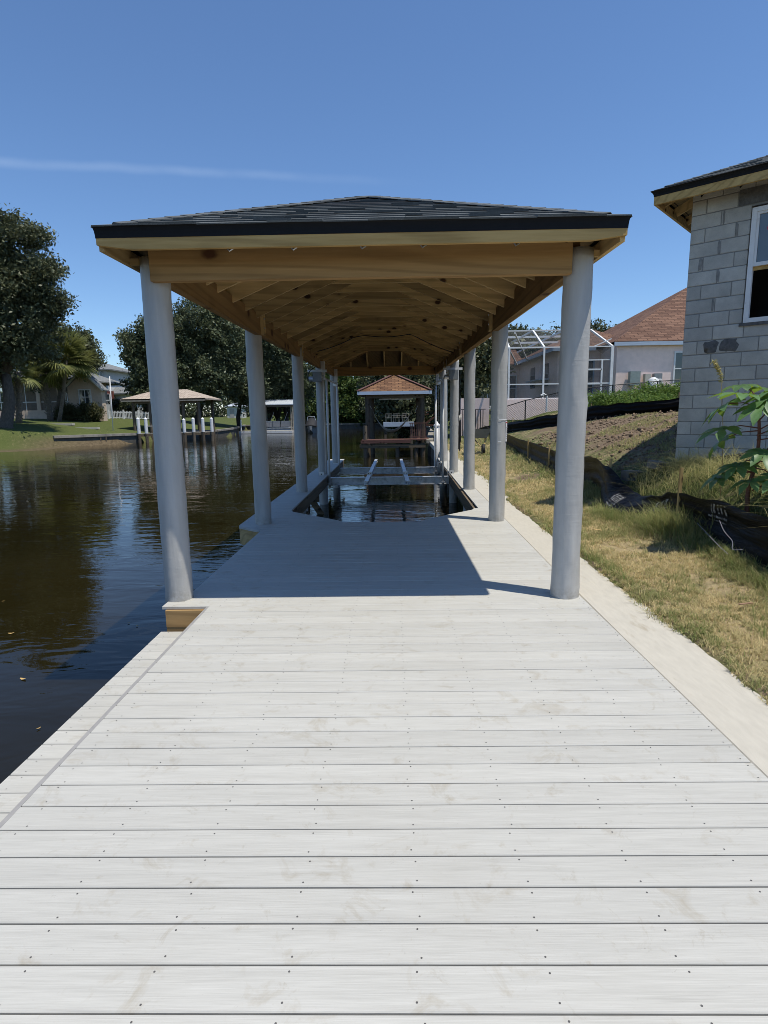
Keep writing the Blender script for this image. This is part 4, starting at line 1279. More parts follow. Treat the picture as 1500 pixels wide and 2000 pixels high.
# ------------------------------------------------------------------ houses across the water
def hip_faces(x0, x1, y0, y1, z, slope):
    w, d = x1 - x0, y1 - y0
    h = min(w, d) / 2
    zz = z + h * slope
    if w >= d:
        a, b = (x0 + h, (y0 + y1) / 2, zz), (x1 - h, (y0 + y1) / 2, zz)
        return [[(x0, y0, z), (x1, y0, z), b, a], [(x1, y0, z), (x1, y1, z), b], [(x1, y1, z), (x0, y1, z), a, b], [(x0, y1, z), (x0, y0, z), a]]
    a, b = ((x0 + x1) / 2, y0 + h, zz), ((x0 + x1) / 2, y1 - h, zz)
    return [[(x0, y0, z), (x1, y0, z), a], [(x1, y0, z), (x1, y1, z), b, a], [(x1, y1, z), (x0, y1, z), b], [(x0, y1, z), (x0, y0, z), a, b]]
def window(parent, x0, x1, z0, z1, y, fmat='white_paint', cols=2, rows=2, fw=0.08, sill=True, gmat='window_glass'):
    """window in a wall that faces the water (towards smaller y)"""
    f = MB().box(x0, x1, y - 0.05, y + 0.02, z0, z0 + fw).box(x0, x1, y - 0.05, y + 0.02, z1 - fw, z1)
    f.box(x0, x0 + fw, y - 0.05, y + 0.02, z0 + fw + .001, z1 - fw - .001).box(x1 - fw, x1, y - 0.05, y + 0.02, z0 + fw + .001, z1 - fw - .001)
    w = f.build('window', fmat, parent)
    for i in range(1, cols):
        xm = x0 + (x1 - x0) * i / cols
        MB().box(xm - fw * 0.35, xm + fw * 0.35, y - 0.045, y + 0.01, z0 + fw + .002, z1 - fw - .002).build('mullion', fmat, w)
    for j in range(1, rows):
        zm = z0 + (z1 - z0) * j / rows
        MB().box(x0 + fw + .002, x1 - fw - .002, y - 0.048, y + 0.01, zm - fw * 0.35, zm + fw * 0.35).build('mullion', fmat, w)
    for i in range(cols):
        for j in range(rows):
            a, b = x0 + (x1 - x0) * i / cols + fw * 0.4, x0 + (x1 - x0) * (i + 1) / cols - fw * 0.4
            c, d = z0 + (z1 - z0) * j / rows + fw * 0.4, z0 + (z1 - z0) * (j + 1) / rows - fw * 0.4
            MB().box(a, b, y - 0.012, y - 0.004, c, d).build('pane', gmat, w)
    if sill: MB().box(x0 - 0.08, x1 + 0.08, y - 0.12, y - 0.052, z0 - 0.14, z0 - 0.002).build('sill', fmat, w)
    return w

H1 = thing('beige_house', 'beige stucco house with small gable and screened porch behind the palms', 'house', (-37, 68, 1.4))
GY = 66.0
gx0, gx1, gxm = -36.45, -32.65, -34.55
MB().prism([(gx0, GY, 1.0), (gx1, GY, 1.0), (gx1, GY, 5.0), (gxm, GY, 6.75), (gx0, GY, 5.0)], (0, 0.9, 0)).build('gable_wall', 'stucco_beige', H1)
window(H1, -35.25, -33.8, 3.04, 4.80, GY - 0.01, fw=0.12)
ov = 0.42
zr_ = lambda x: 6.85 - abs(x - gxm) * 0.92
slab_roof('gable_roof', [[(gx0 - ov, GY - ov, zr_(gx0 - ov)), (gxm, GY - ov, 6.95), (gxm, GY + 0.9, 6.95), (gx0 - ov, GY + 0.9, zr_(gx0 - ov))],
                         [(gxm, GY - ov, 6.95), (gx1 + ov, GY - ov, zr_(gx1 + ov)), (gx1 + ov, GY + 0.9, zr_(gx1 + ov)), (gxm, GY + 0.9, 6.95)]], 'roof_grey', H1, 0.12)
for sx, xe in ((-1, gx0 - ov), (1, gx1 + ov)):
    MB().bar((gxm, GY - ov - 0.02, 6.86), (xe, GY - ov - 0.02, zr_(xe) - 0.09), 0.04, 0.22).build('rake_board', 'white_paint', H1)
MB().tube([(gx0 - 0.08, GY - 0.07, 1.3), (gx0 - 0.08, GY - 0.07, 4.3), (gx0 - 0.3, GY - 0.2, 4.75)], 0.05, 8).build('downpipe', 'white_paint', H1)
PY = 67.2
MB().box(-46.5, gx0 - 0.01, PY, PY + 0.2, 1.0, 2.55).build('porch_knee_wall', 'stucco_beige', H1)
MB().box(-46.5, gx0 - 0.01, PY + 3.0, PY + 8, 1.0, 6.0).build('rear_wall', 'stucco_beige', H1)
MB().box(-46.5, gx0 - 0.01, PY - 0.02, PY + 0.22, 5.75, 6.1).build('porch_header', 'white_paint', H1)
for x in (-46.4, -43.6, -40.6, -38.15, -36.75):
    MB().box(x - 0.22, x + 0.22, PY - 0.03, PY + 0.23, 2.55, 5.75).build('porch_column', 'stucco_beige', H1)
for a, b in ((-46.18, -43.82), (-43.38, -40.82), (-40.38, -38.37), (-37.93, -36.97)):
    MB().box(a, b, PY + 0.10, PY + 0.115, 2.55, 5.75).build('screen_panel', 'insect_screen', H1)
    MB().box(a, b, PY + 0.05, PY + 0.095, 3.45, 3.53).build('screen_rail', 'white_paint', H1)
    MB().box((a + b) / 2 - 0.035, (a + b) / 2 + 0.035, PY + 0.04, PY + 0.10, 2.56, 5.74).build('screen_post', 'white_paint', H1)
slab_roof('main_roof', hip_faces(-47.5, gx0 + 0.9, PY - 0.5, PY + 12, 6.0, 0.42), 'roof_grey', H1, 0.16)

H2 = thing('two_storey_house', 'pale two storey house with arched upper window and grey roofs', 'house', (-43, 86, 2))
MB().box(-48, -40.9, 85, 95, 1.5, 8.5).build('wall', 'siding_white', H2)
for k in range(7): MB().box(-42.2, -40.85, 84.9, 84.99, 5.55 + k * 0.14, 5.67 + k * 0.14).build('siding_board', 'white_paint', H2)
MB().box(-42.5, -40.2, 84.8, 84.98, 1.5, 5.35).build('brick_wall', 'brick_red', H2)
window(H2, -42.2, -40.75, 3.9, 5.0, 84.78, cols=2, rows=1)
def arch_window(parent, xc, w, z0, z1, y):
    pts = [(xc - w, y, z0), (xc + w, y, z0)] + [(xc + w * math.cos(a), y, z1 - w + w * math.sin(a)) for a in np.linspace(0, math.pi, 12)]
    f = MB().prism(pts, (0, 0.08, 0)).build('arched_window', 'white_paint', parent)
    s = 0.86
    cz = (z0 + z1) / 2
    MB().prism([(xc + (p[0] - xc) * s, y - 0.02, cz + (p[2] - cz) * 0.94) for p in pts], (0, 0.015, 0)).build('pane', 'window_glass', f)
    MB().box(xc - 0.04, xc + 0.04, y - 0.05, y - 0.022, z0 + 0.1, z1 - 0.1).build('mullion', 'white_paint', f)
arch_window(H2, -41.95, 0.42, 6.55, 8.2, 84.9)
slab_roof('roof', hip_faces(-49, -40.2, 84.2, 96, 8.45, 0.36), 'roof_grey', H2, 0.16)
MB().box(-40.88, -38.9, 85.5, 92, 1.5, 5.1).build('garage_wall', 'siding_white', H2)
MB().box(-40.5, -39.1, 85.42, 85.49, 1.9, 4.2).build('garage_dark_panel', 'shade_black', H2)  # solid panel on the wall; the garage's inner shade is its black colour
slab_roof('garage_roof', hip_faces(-44, -38.35, 84.9, 92.5, 5.05, 0.42), 'roof_grey', H2, 0.16)

H3 = thing('far_house', 'far house with terracotta roof just showing above the grey roofs', 'house', (-55, 116, 2))
MB().box(-60, -51.5, 115, 125, 1.5, 7.6).build('wall', 'stucco_beige', H3)
slab_roof('roof', hip_faces(-60.8, -50.8, 114.4, 125.6, 7.6, 0.42), 'roof_terracotta', H3, 0.2)

F1 = thing('picket_fence', 'white picket fence running behind the mown lawn across the water', 'fence', (-32, 71, 1.4))
pa, pb = Vector((-33.9, 69.8)), Vector((-28.2, 73.6))
for i in range(42):
    p = pa.lerp(pb, i / 41)
    z = gz(p.x, p.y)
    if i % 10 == 0: MB().box(p.x - 0.07, p.x + 0.07, p.y - 0.07, p.y + 0.07, z - 0.2, z + 1.12).build('fence_post', 'white_paint', F1)
    else: MB().box(p.x - 0.035, p.x + 0.035, p.y - 0.02, p.y + 0.02, z + 0.08, z + 0.98).build('picket', 'white_paint', F1)
za, zb = gz(*pa), gz(*pb)
for h in (0.2, 0.85): MB().bar((pa.x, pa.y + 0.03, za + h), (pb.x, pb.y + 0.03, zb + h), 0.03, 0.08).build('rail', 'white_paint', F1)
V1 = thing('vinyl_gate', 'white vinyl garden gate with lattice top beside the leafy bush', 'gate', (-35.2, 71.5, 1.6))
for x in (-35.9, -34.3): MB().box(x - 0.07, x + 0.07, 71.43, 71.57, 1.3, 3.9).build('gate_post', 'white_paint', V1)
for k in range(8): MB().box(-35.82 + k * 0.18, -35.66 + k * 0.18, 71.48, 71.52, 1.6, 3.2).build('gate_board', 'white_paint', V1)
for k in range(7):
    MB().bar((-35.8 + k * 0.2, 71.5, 3.25), (-35.6 + k * 0.2, 71.5, 3.6), 0.02, 0.04, up=(0, 1, 0)).build('lattice_slat', 'white_paint', V1)
MB().box(-35.82, -34.38, 71.46, 71.54, 3.62, 3.75).build('top_rail', 'white_paint', V1)
tag(MB().tube([(-27.1, 56.4, gz(-27.1, 56.4) - 0.2), (-26.95, 56.4, 5.5)], 0.045, 10).build('pole', 'pvc_white', smooth=True), 'thin white pole standing on the seawall lawn', 'pole')
shrub('spiky_shrub', 'dark spiky shrub at the foot of the beige gable', (-36.1, 64.6), (1.05, 0.9, 0.95), 120, 36, 0.20, 'leaf_shrub', 81, 0.22, spiky=True)
shrub('leafy_shrub', 'reddish green leafy shrub below the white framed window', (-33.3, 64.2), (1.35, 1.0, 1.0), 170, 36, 0.12, 'leaf_shrub', 82, 0.22)
shrub('hedge_shrub', 'green shrub beside the white picket fence end', (-36.5, 79), (2.2, 1.2, 1.3), 160, 30, 0.18, 'leaf_mid', 83, 0.3)
shrub('hedge_shrub', 'dark evergreen shrub filling the gap left of the tan roof', (-31.5, 80), (3.0, 1.8, 2.2), 260, 32, 0.2, 'leaf_mid', 84, 0.36)
ST = thing('garden_steps', 'pale concrete garden steps going down the bank by the palms', 'steps', (-36, 57, 0.8))
for i in range(4):
    x = -36.9 + i * 0.75
    MB().box(x, x + 0.95, 57.6 - i * 0.25, 58.6 - i * 0.25, 0.4, 1.18 - i * 0.17).build('step', 'concrete_cap', ST)
for i, (x0, x1, y0, lb) in enumerate(((-34.2, -31.2, 56.7, 'long pale concrete edging slab in the lawn below the palms'), (-31.0, -28.4, 56.0, 'second pale edging slab in the lawn towards the pole'))):
    z = gz((x0 + x1) / 2, y0)
    tag(MB().box(x0, x1, y0, y0 + 0.5, z - 0.1, z + 0.10).build('garden_edging', 'concrete_cap'), lb, 'edging')

# seawall, jetty and shelter across the water
SW = thing('far_seawall', 'old concrete seawall with flat cap below the lawn across the water', 'seawall', (-27, 53, -0.5))
a, b = Vector((-29.5, 50.4)), Vector((-24.4, 55.45))
n = 6
for i in range(n):
    p, q = a.lerp(b, i / n), a.lerp(b, (i + 1) / n)
    MB().bar((p.x, p.y, 0.02), (q.x, q.y, 0.02), 0.55, 0.22).build('cap_block', 'concrete_old', SW)
    MB().bar((p.x, p.y, -0.69), (q.x, q.y, -0.69), 0.28, 1.2).build('wall_panel', 'wet_concrete', SW)
for dx in (0, 0.35):
    MB().bar((-26.6 + dx, 52.8 + dx * 0.9, -1.2), (-26.65 + dx, 53.0 + dx * 0.9, 0.12), 0.09, 0.09).build('ladder_rail', 'old_wood_z', SW)
def bank_wall(label, pts, top, name='far_seawall'):
    W = thing(name, label, 'seawall', (*pts[0], -0.5))
    for p, q in zip(pts[:-1], pts[1:]):
        p, q = Vector(p), Vector(q); m = max(1, int((q - p).length / 2.5))
        for i in range(m):
            s, t = p.lerp(q, i / m), p.lerp(q, (i + 1) / m)
            MB().bar((s.x, s.y, top - 0.1), (t.x, t.y, top - 0.1), 0.4, 0.2).build('cap_block', 'concrete_old', W)
            MB().bar((s.x, s.y, top - 0.9), (t.x, t.y, top - 0.9), 0.2, 1.4).build('wall_panel', 'wet_concrete', W)
bank_wall('shaded seawall beyond the white post jetty under the tall trees', [(-24.2, 61.5), (-19.6, 65), (-20.0, 72), (-22.5, 88), (-24.5, 97)], 0.1)
bank_wall('low seawall at the far end of the canal', [(-24.5, 97), (-10, 98), (2, 98.5), (4.8, 97)], 0.05)
bank_wall('weathered seawall on the right bank past the rust roofed shelter', [(2.17, 33.5), (3.0, 45), (4.2, 60), (4.8, 97)], 0.1)

JT = thing('jetty', 'weathered jetty with a row of white topped posts across the water', 'jetty', (-21, 57.5, -0.2))
ja, jb = Vector((-24.3, 55.3)), Vector((-18.0, 58.75))
jd = (jb - ja).normalized(); jn = Vector((-jd.y, jd.x))
for i in range(24):
    p, q = ja.lerp(jb, i / 24), ja.lerp(jb, (i + 0.94) / 24)
    MB().prism([(p.x, p.y, 0.0), (q.x, q.y, 0.0), (q.x + jn.x * 1.6, q.y + jn.y * 1.6, 0.0), (p.x + jn.x * 1.6, p.y + jn.y * 1.6, 0.0)], (0, 0, 0.05)).build('plank', 'concrete_old', JT)
MB().bar((ja.x, ja.y, -0.12), (jb.x, jb.y, -0.12), 0.06, 0.22).build('fascia_board', 'old_wood_x', JT)
for (x, y, zt) in ((-24.05, 55.2, 1.46), (-23.5, 55.6, 1.44), (-20.45, 57.3, 1.30), (-19.68, 57.75, 1.37), (-18.88, 58.2, 1.36), (-18.12, 58.6, 1.36)):
    o = MB().tube([(x, y, 0.06), (x, y, zt)], 0.155, 14).build('white_post', 'white_paint', JT)
    MB().tube([(x, y, zt), (x, y, zt + 0.14)], [0.165, 0.01], 14).build('post_cap', 'white_paint', o)
    MB().tube([(x, y, -2.6), (x, y, 0.058)], 0.15, 12).build('piling', 'old_wood_z', JT)
for i in range(3):
    x, y = (-22.6 + i * 1.0, 56.2 + i * 0.55)
    MB().tube([(x, y, -2.6), (x, y, 0.0)], 0.13, 12).build('piling', 'old_wood_z', JT)
MB().bar((-23.5, 55.55, 0.75), (-21.9, 56.4, 0.75), 0.1, 0.1).build('rail', 'concrete_old', JT)

GS = thing('boat_shelter', 'open shelter with tan hip roof on dark posts behind the white post jetty', 'shelter', (-23, 61.5, 0))
slab_roof('roof', hip_faces(-27.35, -18.7, 59.0, 64.5, 3.42, 0.36), 'roof_tan', GS, 0.14)
MB().box(-27.3, -18.75, 59.0, 59.06, 3.16, 3.40).build('fascia_board', 'concrete_old', GS)
for x in (-26.3, -24.6, -22.9, -21.2, -19.6):
    for y in (59.5, 64.0):
        MB().tube([(x, y, -2.6), (x, y, 3.4)], 0.15, 10).build('post', 'old_wood_z', GS)
MB().box(-26.4, -19.5, 59.4, 59.6, 2.95, 3.18).build('beam', 'old_wood_x', GS)

# pontoon boat, floating dock and its metal roof
FD = thing('floating_dock', 'white floating dock with a slim post at the far bank', 'dock', (-17, 80, -0.7))
MB().box(-20.8, -13.6, 79.2, 80.6, -0.82, -0.52).build('float', 'white_paint', FD)
for i in range(12): MB().box(-20.75 + i * 0.6, -20.2 + i * 0.6, 79.25, 80.55, -0.515, -0.47).build('plank', 'concrete_cap', FD)
MB().tube([(-20.55, 79.4, -1.6), (-20.55, 79.4, 1.05)], 0.09, 10).build('post', 'white_paint', FD)
MS = thing('metal_shelter', 'small shelter with pale metal roof over the pontoon boat', 'shelter', (-15, 82, 0))
slab_roof('roof', [[(-18.0, 80.2, 3.05), (-13.5, 80.2, 3.05), (-13.5, 83.5, 3.75), (-18.0, 83.5, 3.75)]], 'roof_metal', MS, 0.08)
for k in range(14): MB().bar((-17.9 + k * 0.33, 80.2, 3.07), (-17.9 + k * 0.33, 83.5, 3.77), 0.04, 0.04).build('roof_rib', 'roof_metal', MS)
for x in (-17.8, -13.9, -13.65):
    for y in (80.7, 83.2): MB().tube([(x, y, -2), (x, y, 3.05)], 0.1, 10).build('post', 'concrete_old', MS)
MB().box(-18.0, -13.5, 80.24, 80.3, 2.7, 3.0).build('beam', 'old_wood_x', MS)
PB = thing('pontoon_boat', 'grey pontoon boat with fenced deck under the metal roof', 'boat', (-15.9, 82, -0.4))
for y in (81.3, 83.0): MB().tube([(-18.3, y, -0.55), (-17.6, y, -0.6), (-13.9, y, -0.6)], [0.1, 0.32, 0.32], 12).build('pontoon', 'aluminium', PB)
MB().box(-17.7, -13.95, 81.0, 83.3, -0.24, -0.12).build('deck', 'aluminium', PB)
for a, b in ((-17.6, -16.6), (-16.5, -15.5), (-15.4, -14.0)):
    p_ = MB().box(a, b, 81.0, 81.05, 0.0, 0.72).build('fence_panel', 'seat_vinyl', PB)
    MB().box(a, b, 80.98, 81.07, 0.73, 0.79).build('rail', 'aluminium', p_)
for x in (-17.3, -15.2): MB().box(x, x + 0.9, 82.0, 82.6, -0.1, 0.75).build('seat', 'seat_vinyl', PB)
for x in (-16.9, -15.0): MB().tube([(x, 81.5, 0.8), (x + 0.5, 81.5, 2.0)], 0.03, 6).build('canopy_strut', 'aluminium', PB)
CB = thing('covered_boat', 'small boat under a black cover beside the pontoon shelter', 'boat', (-10.8, 79, -0.6))
hull = MB()
for i, (y, w, z0, zt) in enumerate(((77.2, 0.1, -0.4, 0.1), (77.9, 0.55, -0.9, 0.12), (79.5, 0.8, -1.0, 0.05), (81.0, 0.75, -1.0, 0.0))):
    hull.v += [(-10.8 - w, y, zt), (-10.8 - w * 0.6, y, z0), (-10.8 + w * 0.6, y, z0), (-10.8 + w, y, zt)]
for i in range(3):
    for k in range(3): hull.f.append((i * 4 + k, i * 4 + k + 1, i * 4 + k + 5, i * 4 + k + 4))
    hull.f.append((i * 4 + 3, i * 4, i * 4 + 4, i * 4 + 7))
hull.f += [(0, 3, 2, 1), (12, 13, 14, 15)]
hull.build('hull', 'motor_grey', CB)
cov = MB()
for i, (y, h) in enumerate(((77.3, 0.2), (78.0, 0.75), (78.8, 1.25), (79.6, 1.1), (80.9, 0.35))):
    for k in range(7):
        a_ = math.pi * k / 6
        cov.v.append((-10.8 - 0.78 * math.cos(a_), y, 0.0 + h * math.sin(a_) ** 0.7))
for i in range(4):
    for k in range(6): cov.f.append((i * 7 + k, i * 7 + k + 1, i * 7 + k + 8, i * 7 + k + 7))
cov.build('cover', 'canvas_black', CB, smooth=True)
MB().tube([(-11.5, 78.6, 0.2), (-11.3, 78.7, 1.3), (-10.4, 78.7, 1.35), (-10.1, 78.6, 0.2)], 0.04, 8).build('tow_arch', 'aluminium', CB)
WS = thing('white_shed', 'small white shed glimpsed under the dark trees beyond the jetty', 'shed', (-29.5, 112, 1))
MB().box(-31.5, -28.6, 112, 115, 0.5, 3.4).build('wall', 'siding_white', WS)
slab_roof('roof', hip_faces(-31.8, -28.3, 111.7, 115.3, 3.4, 0.4), 'roof_metal', WS, 0.1)
MB().box(-31.0, -30.2, 111.94, 111.99, 0.9, 2.9).build('door', 'seat_vinyl', WS)

# ------------------------------------------------------------------ shelter with the rust coloured roof further along our bank
RS = thing('rust_roof_shelter', 'square dock shelter with rust shingle hip roof and pale blue fascia', 'shelter', (0.2, 35.5, 0))
slab_roof('roof', hip_faces(-1.95, 2.3, 34.0, 38.3, 2.90, 0.50), 'roof_rust', RS, 0.03)
for (x0, x1, y0, y1) in ((-1.97, 2.32, 33.96, 34.02), (-1.97, 2.32, 38.28, 38.34), (-1.98, -1.92, 34.03, 38.27), (2.27, 2.33, 34.03, 38.27)):
    MB().box(x0, x1, y0, y1, 2.70, 2.885).build('fascia_board', 'fascia_blue', RS)
for (p, q) in (((-1.95, 34, 2.94), (0.175, 36.12, 4.0)), ((2.3, 34, 2.94), (0.175, 36.12, 4.0))):
    MB().bar(p, q, 0.22, 0.03).build('hip_cap', 'red_wood', RS)
for (x, y) in ((-1.42, 34.5), (1.8, 34.5), (-1.42, 37.8), (1.8, 37.8), (-1.2, 36.2), (1.62, 36.2)):
    MB().tube([(x, y, -2.6), (x, y, 2.74)], 0.135, 12).build('post', 'old_wood_z', RS)
MB().box(-1.5, 1.9, 34.35, 34.45, 2.5, 2.72).build('beam', 'old_wood_x', RS)
MB().box(-0.75, 1.2, 35.0, 35.06, 2.42, 2.50).build('light_batten', 'aluminium', RS)
for k in range(8): MB().box(-1.72, 1.95, 33.05 + k * 0.15, 33.185 + k * 0.15, 0.12, 0.155).build('plank', 'red_wood', RS)
MB().box(-1.78, 1.05, 33.0, 33.045, -0.04, 0.13).build('fascia_board', 'red_wood', RS)
MB().box(-1.85, 1.9, 33.1, 33.2, -0.32, -0.10).build('cross_beam', 'old_wood_x', RS)
for (x, zt) in ((-1.55, 0.95), (0.28, -0.05), (1.35, 0.0), (1.75, -0.05)):
    MB().tube([(x, 33.25, -2.6), (x + 0.03, 33.25, zt)], 0.115, 12).build('piling', 'old_wood_z', RS)
for (x0, x1, y0) in ((-1.75, -1.2, 34.4), (1.5, 2.2, 34.4)):
    MB().box(x0, x1, y0, 38.3, 0.02, 0.11).build('side_walk', 'red_wood', RS)
RL = MB().box(0.98, 1.98, 33.08, 33.2, 1.04, 1.09).build('railing', 'red_wood', RS)
MB().box(1.0, 1.96, 33.12, 33.17, 0.25, 0.32).build('bottom_rail', 'red_wood', RL)
for k in range(9): MB().box(1.05 + k * 0.105, 1.10 + k * 0.105, 33.13, 33.17, 0.321, 1.039).build('baluster', 'red_wood', RL)
hm = thing('hammock', 'pale sagging hammock slung between posts inside the rust roofed shelter', 'hammock', (-0.3, 36, 0.6))
m = MB()
nu, nvv = 16, 5
for i in range(nu + 1):
    s = i / nu
    x = -1.2 + 2.6 * s; zc = 1.9 - 1.55 * math.sin(math.pi * min(1, s * 1.05)) ** 0.8 * (1 - 0.15 * s)
    wd = 0.04 + 0.34 * math.sin(math.pi * s)
    for j in range(nvv):
        f_ = (j / (nvv - 1) - 0.5) * 2
        m.v.append((x, 35.8 + f_ * wd, zc + 0.18 * f_ * f_ * math.sin(math.pi * s)))
for i in range(nu):
    for j in range(nvv - 1): m.f.append((i * nvv + j, i * nvv + j + 1, (i + 1) * nvv + j + 1, (i + 1) * nvv + j))
m.build('sling', 'rope', hm, smooth=True)
MB().tube([(-1.4, 35.8, 2.2), (-1.2, 35.8, 1.9)], 0.012, 5).build('cord', 'rope', hm)
MB().tube([(1.4, 35.8, 1.65), (1.62, 36.1, 2.1)], 0.012, 5).build('cord', 'rope', hm)

PT = thing('patio_terrace', 'raised grey blue terrace behind the rust roofed shelter', 'terrace', (0.5, 45.5, 0.3))
MB().box(-0.65, 1.7, 44.6, 46.8, 0.62, 0.95).build('deck', 'fascia_blue', PT)
for x in (-0.5, 1.5): MB().box(x - 0.09, x + 0.09, 44.7, 44.9, -1.5, 0.62).build('post', 'old_wood_z', PT)
PTab = thing('patio_table', 'white patio table on the raised terrace', 'table', (0.55, 45.6, 0.95))
MB().tube([(0.55, 45.6, 1.44), (0.55, 45.6, 1.48)], 0.55, 20).build('table_top', 'concrete_old', PTab)  # white table in a grey material: the tree's shade is in the colour
for a_ in range(4): MB().tube([(0.55 + 0.4 * math.cos(a_ * 1.57 + .78), 45.6 + 0.4 * math.sin(a_ * 1.57 + .78), 0.95), (0.55 + 0.3 * math.cos(a_ * 1.57 + .78), 45.6 + 0.3 * math.sin(a_ * 1.57 + .78), 1.44)], 0.03, 6).build('leg', 'concrete_old', PTab)
for i, (x, y, lb) in enumerate(((-0.25, 45.4, 'white patio chair left of the terrace table'), (0.35, 45.0, 'white patio chair with its back to the canal, near the terrace table middle'), (1.05, 45.2, 'white patio chair right of the terrace table'))):
    Cc = thing('patio_chair', lb, 'chair', (x, y, 0.95), 'patio chairs round the terrace table')
    MB().box(x - 0.24, x + 0.24, y - 0.24, y + 0.24, 1.26, 1.30).build('seat', 'concrete_old', Cc)  # white chairs toned grey too, shade put into the colour
    for k in range(5): MB().box(x - 0.24 + k * 0.11, x - 0.22 + k * 0.11, y - 0.27, y - 0.25, 1.30, 1.56).build('back_slat', 'concrete_old', Cc)
    MB().box(x - 0.26, x + 0.26, y - 0.28, y - 0.24, 1.56, 1.60).build('top_rail', 'concrete_old', Cc)
    for (dx, dy) in ((-.2, -.2), (.2, -.2), (-.2, .2), (.2, .2)): MB().box(x + dx - .02, x + dx + .02, y + dy - .02, y + dy + .02, 0.95, 1.26).build('leg', 'concrete_old', Cc)
SF = thing('swing_frame', 'red brown timber frame with diagonal brace on the grassy bank', 'frame', (2.9, 41, 0.3))
for x in (2.2, 3.05): MB().box(x - 0.09, x + 0.09, 40.4, 40.58, -0.2, 1.72 if x > 3 else 1.7).build('post', 'red_wood', SF)
MB().box(2.0, 3.14, 40.36, 40.399, 1.50, 1.72).build('top_rail', 'red_wood', SF)
MB().box(2.0, 3.14, 40.36, 40.399, 0.72, 0.84).build('bottom_rail', 'red_wood', SF)
MB().bar((2.3, 40.38, 0.86), (3.0, 40.38, 1.42), 0.03, 0.14).build('brace', 'red_wood', SF)
CPp = thing('mooring_piling', 'grey mooring piling with pale cone cap just past the boat lift', 'piling', (1.93, 25, -0.8))
MB().tube([(1.92, 25, -2.6), (1.92, 25, 1.05)], 0.125, 16).build('pile', 'pile_wrap', CPp, smooth=True)
MB().tube([(1.92, 25, 1.05), (1.92, 25, 1.10), (1.92, 25, 1.27)], [0.14, 0.14, 0.012], 16).build('cone_cap', 'pvc_white', CPp)

# ------------------------------------------------------------------ the unfinished block house
HB = thing('block_house', 'unfinished grey concrete block house with white window and dark shingle eave', 'house', (4.55, 9.4, 0.7))
HC = Vector((4.55, 9.4, 0)); HE = Vector((0.7507, -0.6606, 0)); HN = Vector((-0.6606, -0.7507, 0))
UPV = Vector((0, 0, 1))
HANG = math.atan2(HE.y, HE.x)
def hp(t, out, z): return HC + HE * t + HN * out + UPV * z
def hbox(m, t0, t1, o0, o1, z0, z1):
    vs = [hp(t0, o0, z0), hp(t1, o0, z0), hp(t1, o1, z0), hp(t0, o1, z0), hp(t0, o0, z1), hp(t1, o0, z1), hp(t1, o1, z1), hp(t0, o1, z1)]
    return m.add(vs, [(0, 1, 2, 3), (7, 6, 5, 4), (4, 5, 1, 0), (5, 6, 2, 1), (6, 7, 3, 2), (7, 4, 0, 3)])
CRS, BL = 0.2032, 0.4064
WZ0, WZ1, WT0, WT1 = 2.862, 2.862 + 8 * CRS - 0.06, 0.80, 1.72
Z0 = WZ0 - 12 * CRS
NC = 22
WLEN = 4.4
m = MB()
hbox(m, 0.006, WT0 - 0.03, -0.19, -0.007, Z0, Z0 + NC * CRS - 0.02)
hbox(m, WT1 + 0.03, WLEN, -0.19, -0.007, Z0, Z0 + NC * CRS - 0.02)
hbox(m, WT0 - 0.029, WT1 + 0.029, -0.19, -0.007, Z0, WZ0 - 0.03)
hbox(m, WT0 - 0.029, WT1 + 0.029, -0.19, -0.007, WZ1 + 0.03, Z0 + NC * CRS - 0.02)
m.build('mortar_bed', 'mortar', HB)
blk_cache = {}
def block_mesh(w, h):
    key = (round(w, 3), round(h, 3))
    if key not in blk_cache:
        b = MB(); c = 0.006; d = 0.1
        b.v = [(-w / 2, d, -h / 2), (w / 2, d, -h / 2), (w / 2, d, h / 2), (-w / 2, d, h / 2),
               (-w / 2, c, -h / 2), (w / 2, c, -h / 2), (w / 2, c, h / 2), (-w / 2, c, h / 2),
               (-w / 2 + c, 0, -h / 2 + c), (w / 2 - c, 0, -h / 2 + c), (w / 2 - c, 0, h / 2 - c), (-w / 2 + c, 0, h / 2 - c)]
        b.f = [(8, 9, 10, 11)] + [(4 + i, 4 + (i + 1) % 4, 8 + (i + 1) % 4, 8 + i) for i in range(4)] + [(i, (i + 1) % 4, 4 + (i + 1) % 4, 4 + i) for i in range(4)]
        me = b.mesh('concrete_block', 'block'); fix_normals(me); blk_cache[key] = me
    return blk_cache[key]
rb = random.Random(5)
def lay_block(t0, t1, zc, h):
    j = 0.0045 + rb.uniform(0, 0.003)
    w = t1 - t0 - 2 * j
    if w < 0.03: return
    me = block_mesh(round(w, 3), round(h - 0.012, 3))
    o = link('concrete_block', me, hp((t0 + t1) / 2 + rb.uniform(-.002, .002), rb.uniform(-0.003, 0.002), zc + rb.uniform(-.0015, .0015)), HB, rot=(rb.uniform(-.004, .004), rb.uniform(-.004, .004), HANG))
for c in range(NC):
    zc = Z0 + (c + 0.5) * CRS
    t = 0.0 if c % 2 else -BL / 2
    while t < WLEN:
        a, b = max(t, 0.0), min(t + BL, WLEN)
        t += BL
        zlo, zhi = zc - CRS / 2, zc + CRS / 2
        if zhi > WZ0 + 0.01 and zlo < WZ1 - 0.01:
            if a < WT0 and b > WT0: lay_block(a, WT0 - 0.012, zc, CRS)
            if a < WT1 and b > WT1: lay_block(WT1 + 0.012, b, zc, CRS)
            if (a >= WT0 and b <= WT1) or (a < WT0 and b > WT0) or (a < WT1 and b > WT1): continue
        if b - a > 0.05: lay_block(a, b, zc, CRS)
